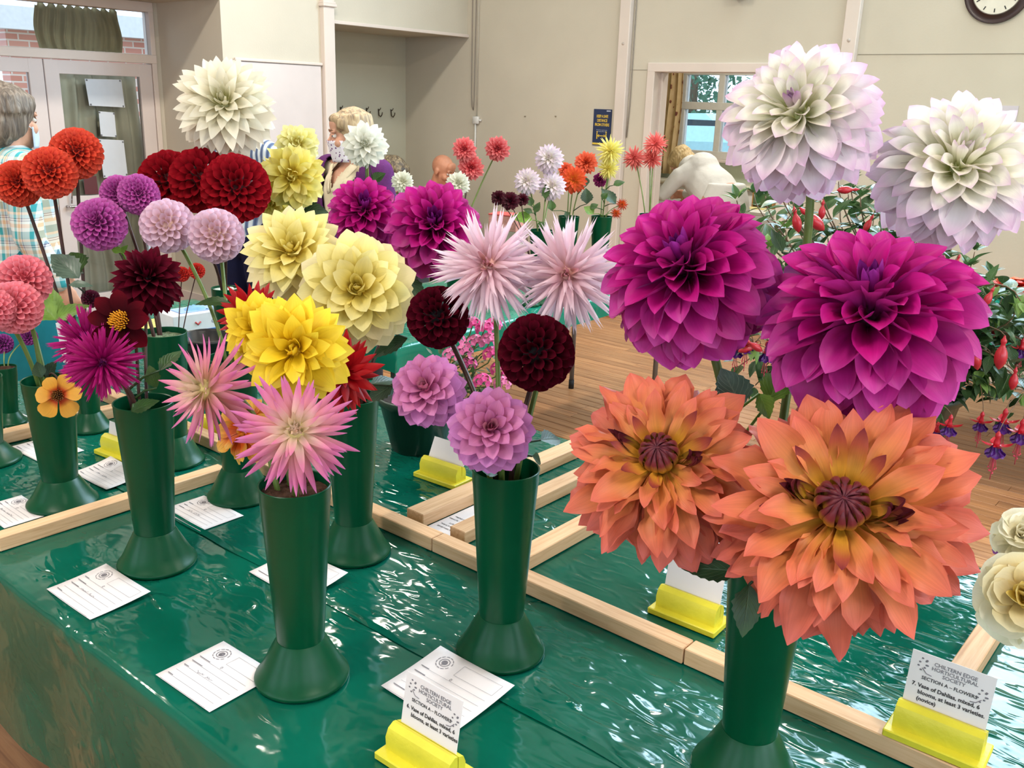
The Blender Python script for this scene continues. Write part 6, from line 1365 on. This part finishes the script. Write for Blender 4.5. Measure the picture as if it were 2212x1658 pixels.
# ---------------------------------------------------------------- potted pink verbena
PX, PY = -1.545, 1.515
t = thing('potted_verbena', 'pink verbena in a dark green pot behind the maroon dahlias', 'potted plant', (PX, PY, ZT))
MB().lathe([(0, .002), (.062, 0), (.066, .003), (.094, .118), (.100, .120), (.102, .136), (.097, .138), (.092, .130), (.066, .02), (0, .018)], 44).obj('pot', plain('pot_dark_green', S(16, 48, 38), .35), t)
MB().lathe([(0, .116), (.088, .118)], 28).obj('soil', plain('soil_dark', S(34, 22, 20), .95), t)
rr = random.Random(3); fol = MB(); base = Vector((PX, PY, ZT+.11))
cl_px = [(1046, 712), (1028, 742), (1062, 768), (1003, 762), (1078, 800), (986, 738), (1042, 826), (1093, 780), (1020, 704), (1058, 738), (1012, 790), (1085, 832), (1066, 705), (975, 770), (1100, 815)]
FLO = [plain('verbena_pink', S(226, 70, 150), .5, var=.15, scale=150), plain('verbena_pale', S(232, 120, 176), .5, var=.15, scale=150)]
VST = plain('verbena_stem', S(92, 118, 60), .6)
floret = MB()
for k in range(5):
    a = 2*PI*k/5; V, Fc, U = petal_geo('spoon', .42, [(0, .3), (1, .2)], [(0, .5), (1, -.1)], nu=2, nv=3); Mx = Matrix.Rotation(a, 4, 'Z') @ Matrix.Scale(.0075, 4); floret.add([Mx @ v for v in V], Fc, U)
for i, (qx, qy) in enumerate(cl_px):
    C = Dp(qx, qy, 1.92+.10*rr.random()); st_ = MB().tube(bez(base, base+Vector((0, 0, .08)), C+Vector((0, 0, -.05)), C, 8), .0016, 5); st_.obj('stem', VST, t, True, t.location)
    mb = MB()
    for k in range(17):
        th = math.acos(1-1.1*(k+.5)/17); ph = k*GA; d = Vector((math.sin(th)*math.cos(ph), math.sin(th)*math.sin(ph), math.cos(th))); Mx = d.to_track_quat('Z', 'Y').to_matrix().to_4x4(); Mx.translation = C+d*.018
        mb.add([Mx @ v for v in floret.V], floret.F, floret.U)
    mb.obj('flower_cluster', FLO[i % 2], t, True, t.location)
for k in range(420):
    a = rr.choice(cl_px); C = Dp(a[0]+rr.uniform(-60, 40), a[1]+rr.uniform(10, 110), 1.95+.14*rr.random()).lerp(base, rr.uniform(.0, .45))
    if C.z < ZT+.03: continue
    d = Vector((rr.uniform(-1, 1), rr.uniform(-1, 1), rr.uniform(-.3, .8))).normalized()*rr.uniform(.014, .03); fol.add(*leaf_geo(C, C+d, .2, None, .1, .2, 0, 2, 4))
fol.obj('foliage', leaf_mat('verbena_leaf', (44, 70, 36), (76, 108, 56)), t, True, t.location)['kind'] = 'stuff'

# ---------------------------------------------------------------- fuchsia on its stand
FX, FY, FZ = -.60, 2.16, .80
t = thing('plant_stand', 'dark wooden plant stand carrying the fuchsia', 'stand', (FX, FY, 0)); wd_m = plain('stand_wood', S(70, 52, 40), .5)
MB().lathe([(0, FZ-.03), (.15, FZ-.03), (.155, FZ-.015), (.15, FZ), (0, FZ)], 32).obj('top', wd_m, t)
for k in range(3): a = k*2*PI/3+.4; MB().tube([(.10*math.cos(a), .10*math.sin(a), FZ-.03), (.16*math.cos(a), .16*math.sin(a), 0)], .014, 8).obj('leg', wd_m, t)
t = thing('fuchsia', 'fuchsia bush with red buds and purple flowers in a green pot', 'potted plant', (FX, FY, FZ))
MB().lathe([(0, .002), (.085, 0), (.09, .004), (.118, .14), (.126, .142), (.127, .16), (.12, .162), (.114, .15), (.09, .02), (0, .018)], 40).obj('pot', plain('pot_dark_green', S(16, 48, 38)), t)
MB().lathe([(0, .14), (.112, .142)], 28).obj('soil', plain('soil_dark', S(34, 22, 20), .95), t)
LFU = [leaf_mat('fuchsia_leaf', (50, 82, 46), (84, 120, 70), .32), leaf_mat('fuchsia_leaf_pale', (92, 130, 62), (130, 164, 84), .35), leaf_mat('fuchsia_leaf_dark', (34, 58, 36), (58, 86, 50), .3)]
lf = []
for k, (w, dr, cu) in enumerate(((.27, .25, .3), (.30, .1, .35), (.24, .35, .2))):
    for m in range(3): V, Fc, U = leaf_geo((0, 0, 0), (0, 1, 0), w, (0, 0, 1), dr, cu, 0, 4, 7); lf.append(mk('leaf', V, Fc, LFU[m], True, U))
FST = plain('fuchsia_stem', S(110, 84, 62), .6); rr = random.Random(12); base = Vector((FX, FY, FZ+.14)); 
tips = []
for k in range(46):                                      # upright dome
    a = rr.uniform(0, 1); px = lerp(1580, 2240, (k+.5)/46)+rr.uniform(-14, 14); top = 392+((px-1800)/400)**2*150 + max(0, (px-2020)*.75) + rr.uniform(0, 150)*(k % 3 > 0)
    tips.append((px, top, rr.uniform(1.86, 2.36), 1))
for k in range(28): tips.append((rr.uniform(1930, 2270), rr.uniform(600, 890), rr.uniform(1.80, 2.2), 0))      # hanging side
for k in range(7): tips.append((rr.uniform(1555, 1800), rr.uniform(720, 850), rr.uniform(1.9, 2.2), 0))
stem_pts = []; LV = []
leafrot = 0
for px, py, dd, upr in tips:
    T = Dp(px, py, dd); b0 = base+Vector((rr.uniform(-.06, .06), rr.uniform(-.06, .06), 0)); hz = Vector((T.x-b0.x, T.y-b0.y, 0))
    path = bez(b0, b0+Vector((0, 0, .16 if upr else .22))+hz*.12, T-(Vector((0, 0, .08)) if upr else hz.normalized()*.05+Vector((0, 0, -.08))), T, 12)
    MB().tube(path, [lerp(.0034, .0012, i/12) for i in range(13)], 6).obj('stem', FST, t, True, t.location)
    n = 8
    for i in range(n):
        s = lerp(.30, 1.0, i/(n-1)); q = s*12; j = min(11, int(q)); Pn = path[j].lerp(path[j+1], q-j); tan = (path[j+1]-path[j]).normalized(); stem_pts.append(Pn)
        x = tan.cross(Vector((.3, .2, 1))).normalized(); yv = x.cross(tan); last = i == n-1
        for pr in range(3 if last else 1):
            for sg in (-1, 1):
                ang = leafrot + pr*1.05; leafrot += .77
                side = (x*math.cos(ang)+yv*math.sin(ang))*sg
                d = (side*(1.0 if not last else .8) + tan*(.35 if not last else .5+.3*pr) + Vector((0, 0, .1 if upr else -.25))).normalized(); Lf = rr.uniform(.042, .062)*(1 if not last else .6)
                nn = (Vector((0, 0, 1)) - d*d.z); nn = nn.normalized() if nn.length > .05 else yv; xx = d.cross(nn)
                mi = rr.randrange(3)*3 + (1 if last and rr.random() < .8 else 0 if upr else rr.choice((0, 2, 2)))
                Mx = Matrix((xx*Lf, d*Lf, nn*Lf)).transposed().to_4x4(); Mx.translation = Pn-t.location + d*.006
                LV.append((depth(Pn), mi, Mx))
LV.sort(key=lambda e: e[0])
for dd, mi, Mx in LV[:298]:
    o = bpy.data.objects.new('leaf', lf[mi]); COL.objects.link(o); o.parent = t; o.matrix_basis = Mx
mb = MB()                                                  # the leaves behind them, past the count of single leaves
for dd, mi, Mx in LV[298:]:
    me = lf[mi]; mb.add([Mx @ v.co for v in me.vertices], [tuple(q.vertices) for q in me.polygons], [(v % 5/4, v//5/7) for v in range(len(me.vertices))])
o = mb.obj('rear_leaves', LFU[0], t); o['kind'] = 'stuff'
mb = MB()
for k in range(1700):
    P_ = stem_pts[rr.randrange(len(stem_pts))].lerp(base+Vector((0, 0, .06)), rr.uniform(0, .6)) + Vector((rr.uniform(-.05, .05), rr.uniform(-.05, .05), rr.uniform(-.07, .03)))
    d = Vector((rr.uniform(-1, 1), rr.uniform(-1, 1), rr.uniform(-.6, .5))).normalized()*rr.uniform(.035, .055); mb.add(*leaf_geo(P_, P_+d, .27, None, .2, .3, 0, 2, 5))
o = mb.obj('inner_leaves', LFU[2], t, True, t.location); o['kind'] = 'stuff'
BUDR = plain('fuchsia_red', S(184, 28, 46), .35, .5, var=.12, scale=60, coat=.2); PURP = plain('fuchsia_purple', S(82, 24, 120), .45, var=.2, scale=80); PKS = plain('fuchsia_stamen', S(214, 70, 96), .5)
bud = MB().lathe([(.0012, .0), (.0022, -.004), (.0045, -.008), (.0044, -.011), (.0030, -.014), (.0042, -.018), (.0082, -.026), (.0096, -.034), (.0084, -.043), (.0048, -.050), (.001, -.054)], 12).mesh('bud', BUDR)
def near(P): return min(stem_pts, key=lambda q: (q-P).length)
for qx, qy, dd, s, tl in ((1722, 490, 1.80, 1.25, -.9), (1711, 478, 1.86, 1.0, -.3), (1776, 455, 1.88, .75, 0), (1853, 436, 1.90, .85, 1.5), (1906, 474, 1.92, .8, -.2), (1884, 486, 1.95, .75, .4), (2143, 644, 1.85, .8, .3), (1975, 884, 1.72, .95, 0), (2098, 775, 1.80, 1.0, -.3), (2163, 765, 1.78, 1.25, 0), (2096, 775, 1.9, .9, .1), (2190, 820, 1.85, .9, 0), (2070, 570, 1.9, .7, .2), (1640, 770, 1.95, .9, 1.2), (2150, 712, 2.0, .7, 0), (1608, 758, 1.9, .8, -1.0), (1680, 800, 1.95, .8, 0)):
    P_ = Dp(qx, qy, dd)+Vector((0, 0, .03*s)); o = bpy.data.objects.new('bud', bud); COL.objects.link(o); o.parent = t
    Mx = Matrix.Rotation(-AZ if False else AZ, 4, 'Z') @ Matrix.Rotation(tl, 4, 'Y') @ Matrix.Scale(s, 4); Mx.translation = P_-t.location; o.matrix_basis = Mx
    nq = near(P_); MB().tube(bez(nq, nq+Vector((0, 0, .01)), P_+Vector((0, 0, .015)), P_, 5), .0009, 5).obj('flower_stalk', FST, t, True, t.location)
def fuchsia_flower(qx, qy, dd, s=1.0):
    P_ = Dp(qx, qy, dd)+Vector((0, 0, .03)); fl = bpy.data.objects.new('flower', MB().lathe([(.0012, 0), (.0045, -.006), (.0046, -.010), (.0032, -.013), (.0050, -.020), (.0055, -.026), (0, -.028)], 12).mesh('flower_tube', BUDR)); COL.objects.link(fl); fl.parent = t; fl.location = P_-t.location; fl.scale = (s, s, s)
    for k in range(4):
        a = k*PI/2+.4; V, Fc, U = petal_geo('acute', .28, [(0, .8), (1, .4)], [(0, -.7), (.4, .1), (1, 1.0)], nu=2, nv=6); o = link('sepal', mk('sepal', [v*.030 for v in V], Fc, BUDR), fl, (0, 0, -.024)); o.rotation_euler = (0, 0, a)
    for k in range(7):
        a = k*2*PI/7; V, Fc, U = petal_geo('spoon', .40, [(0, 1.1), (1, .6)], [(0, -1.35), (.5, -1.2), (1, -.5)], ruffle=.25, nu=3, nv=6); o = link('petal', mk('petal', [v*.026 for v in V], Fc, PURP), fl, (.003*math.cos(a+PI/2), .003*math.sin(a+PI/2), -.024)); o.rotation_euler = (0, 0, a)
    sb = MB()
    for k in range(6): a = k*1.05; e = Vector((.006*math.cos(a), .006*math.sin(a), -.066-.004*(k % 3))); sb.tube([(0, 0, -.026), e*.6+Vector((0, 0, -.012)), e], .0006, 4); sb.ell(e, (.0014, .0014, .002), 6, 4)
    sb.tube([(0, 0, -.026), (0, .001, -.088)], .0008, 5); sb.obj('stamens', PKS, fl)
    nq = near(P_); MB().tube(bez(nq, nq+Vector((0, 0, .01)), P_+Vector((0, 0, .015)), P_, 5), .0009, 5).obj('flower_stalk', FST, t, True, t.location)
for q in ((2152, 962, 1.80, 1.15), (2168, 912, 1.84, 1.1), (2205, 935, 1.82, 1.1), (2118, 918, 1.9, .9), (2050, 925, 1.86, .95), (2022, 940, 1.9, .8), (1612, 745, 1.95, 1.0), (1655, 765, 1.98, 1.0), (1590, 760, 2.0, .9), (2205, 760, 1.95, .9)): fuchsia_flower(*q)

# ---------------------------------------------------------------- cream roses beside the table divider
make_vase('R', .02, 1.42, s=.9, h=.22, label='green show vase beside the table holding the cream roses')
RM = [petal_mat('rose_heart', [(0, (236, 190, 60)), (.5, (240, 212, 110)), (1, (244, 226, 160))], .3, .5, .05), petal_mat('rose_mid', [(0, (240, 206, 110)), (1, (246, 234, 196))], .3, .5, .05), petal_mat('rose_rim', [(0, (240, 226, 170)), (1, (246, 240, 220))], .3, .5, .05)]
ROSE = deco_style('rose', RM, (230, 190, 80), 30, th=(8, 104), pw=.75, W=.55, prof='round', c=(1.2, .7, .3), L=((0, .46), (.4, .8), (1, 1.0)), r0=((0, .06), (1, .1)), tilt=((0, -4), (1, 8)), inb=.5, outb=-.5, ruff=.12, q=MD, jit=.12, zb=(.35, .65), ob=.8)
RW = deco_style('rose_white', [RM[2]]*3, (236, 230, 200), 26, th=(8, 104), pw=.75, W=.55, prof='round', c=(1.2, .7, .3), L=((0, .46), (.4, .8), (1, 1.0)), r0=((0, .06), (1, .1)), tilt=((0, -4), (1, 8)), inb=.5, outb=-.5, ruff=.2, q=MD, jit=.14, zb=(.35, .65), ob=.8)
PPV = [petal_mat('rose_purple', [(0, (130, 60, 150)), (1, (176, 96, 196))], .25, .5, .05)]*3
RPU = deco_style('rose_purple', PPV, (130, 60, 150), 16, th=(6, 100), pw=.7, W=.6, prof='round', c=(1.4, .9, .5), L=((0, .5), (1, .85)), r0=((0, .05), (1, .1)), tilt=((0, 0), (1, 6)), q=MD, jit=.14, ob=.8)
bloom(2215, 1292, 104, 1.27, (.1, .2), ROSE, 'cream rose with a yellow heart beside the divider strip', 'R', name='rose', seed=101, group='cut roses')
bloom(2208, 1160, 66, 1.34, (.1, .5), RW, 'white rose above the yellow-hearted one', 'R', name='rose', seed=102, group='cut roses')
bloom(2172, 1178, 34, 1.40, (-.3, .2), RPU, 'purple bloom tucked behind the white rose', 'R', name='rose', seed=103, group='cut roses')

# leaflets on a small table just inside the kitchen door
P = Zp(1638, 452, ZT); t = thing('kitchen_table', 'small white table with leaflets inside the kitchen doorway', 'table', (P.x, P.y, 0)); wt = plain('table_white', S(228, 224, 214), .5)
MB().box((-.32, -.22, ZT-.03), (.32, .22, ZT), .004).obj('table_top', wt, t, False)
for x in (-.28, .28):
    for y in (-.18, .18): MB().tube([(x, y, ZT-.03), (x, y, 0)], .015, 8).obj('leg', wt, t)
for k, (dx, dy, c, lb) in enumerate(((-.20, -.08, (236, 234, 226), 'white leaflet nearest the kitchen table corner'), (-.02, .02, (240, 226, 160), 'yellow leaflet on the kitchen table'), (.16, -.06, (226, 222, 206), 'cream leaflet on the kitchen table'))):
    o = MB().box((-.07, -.05, 0), (.07, .05, .012), .001).obj('leaflet_stack', plain('leaflet_%d' % k, S(*c), .6), None, False); o.location = (P.x+dx, P.y+dy, ZT); o.rotation_euler = (0, 0, .2*k); tag(o, lb, 'leaflet', 'leaflets in the kitchen')
t = thing('wooden_rack', 'small wooden leaflet rack on the kitchen table', 'rack', (P.x-.02, P.y+.14, ZT)); wk = plain('rack_wood', S(176, 128, 70), .6)
MB().box((-.10, -.03, 0), (-.09, .03, .16)).obj('side', wk, t, False); MB().box((.09, -.03, 0), (.10, .03, .16)).obj('side', wk, t, False); MB().box((-.09, .02, 0), (.09, .03, .15)).obj('back', wk, t, False); MB().box((-.088, -.028, .02), (.088, .018, .13)).obj('cards', plain('leaflet_green', S(80, 110, 70), .6), t, False)
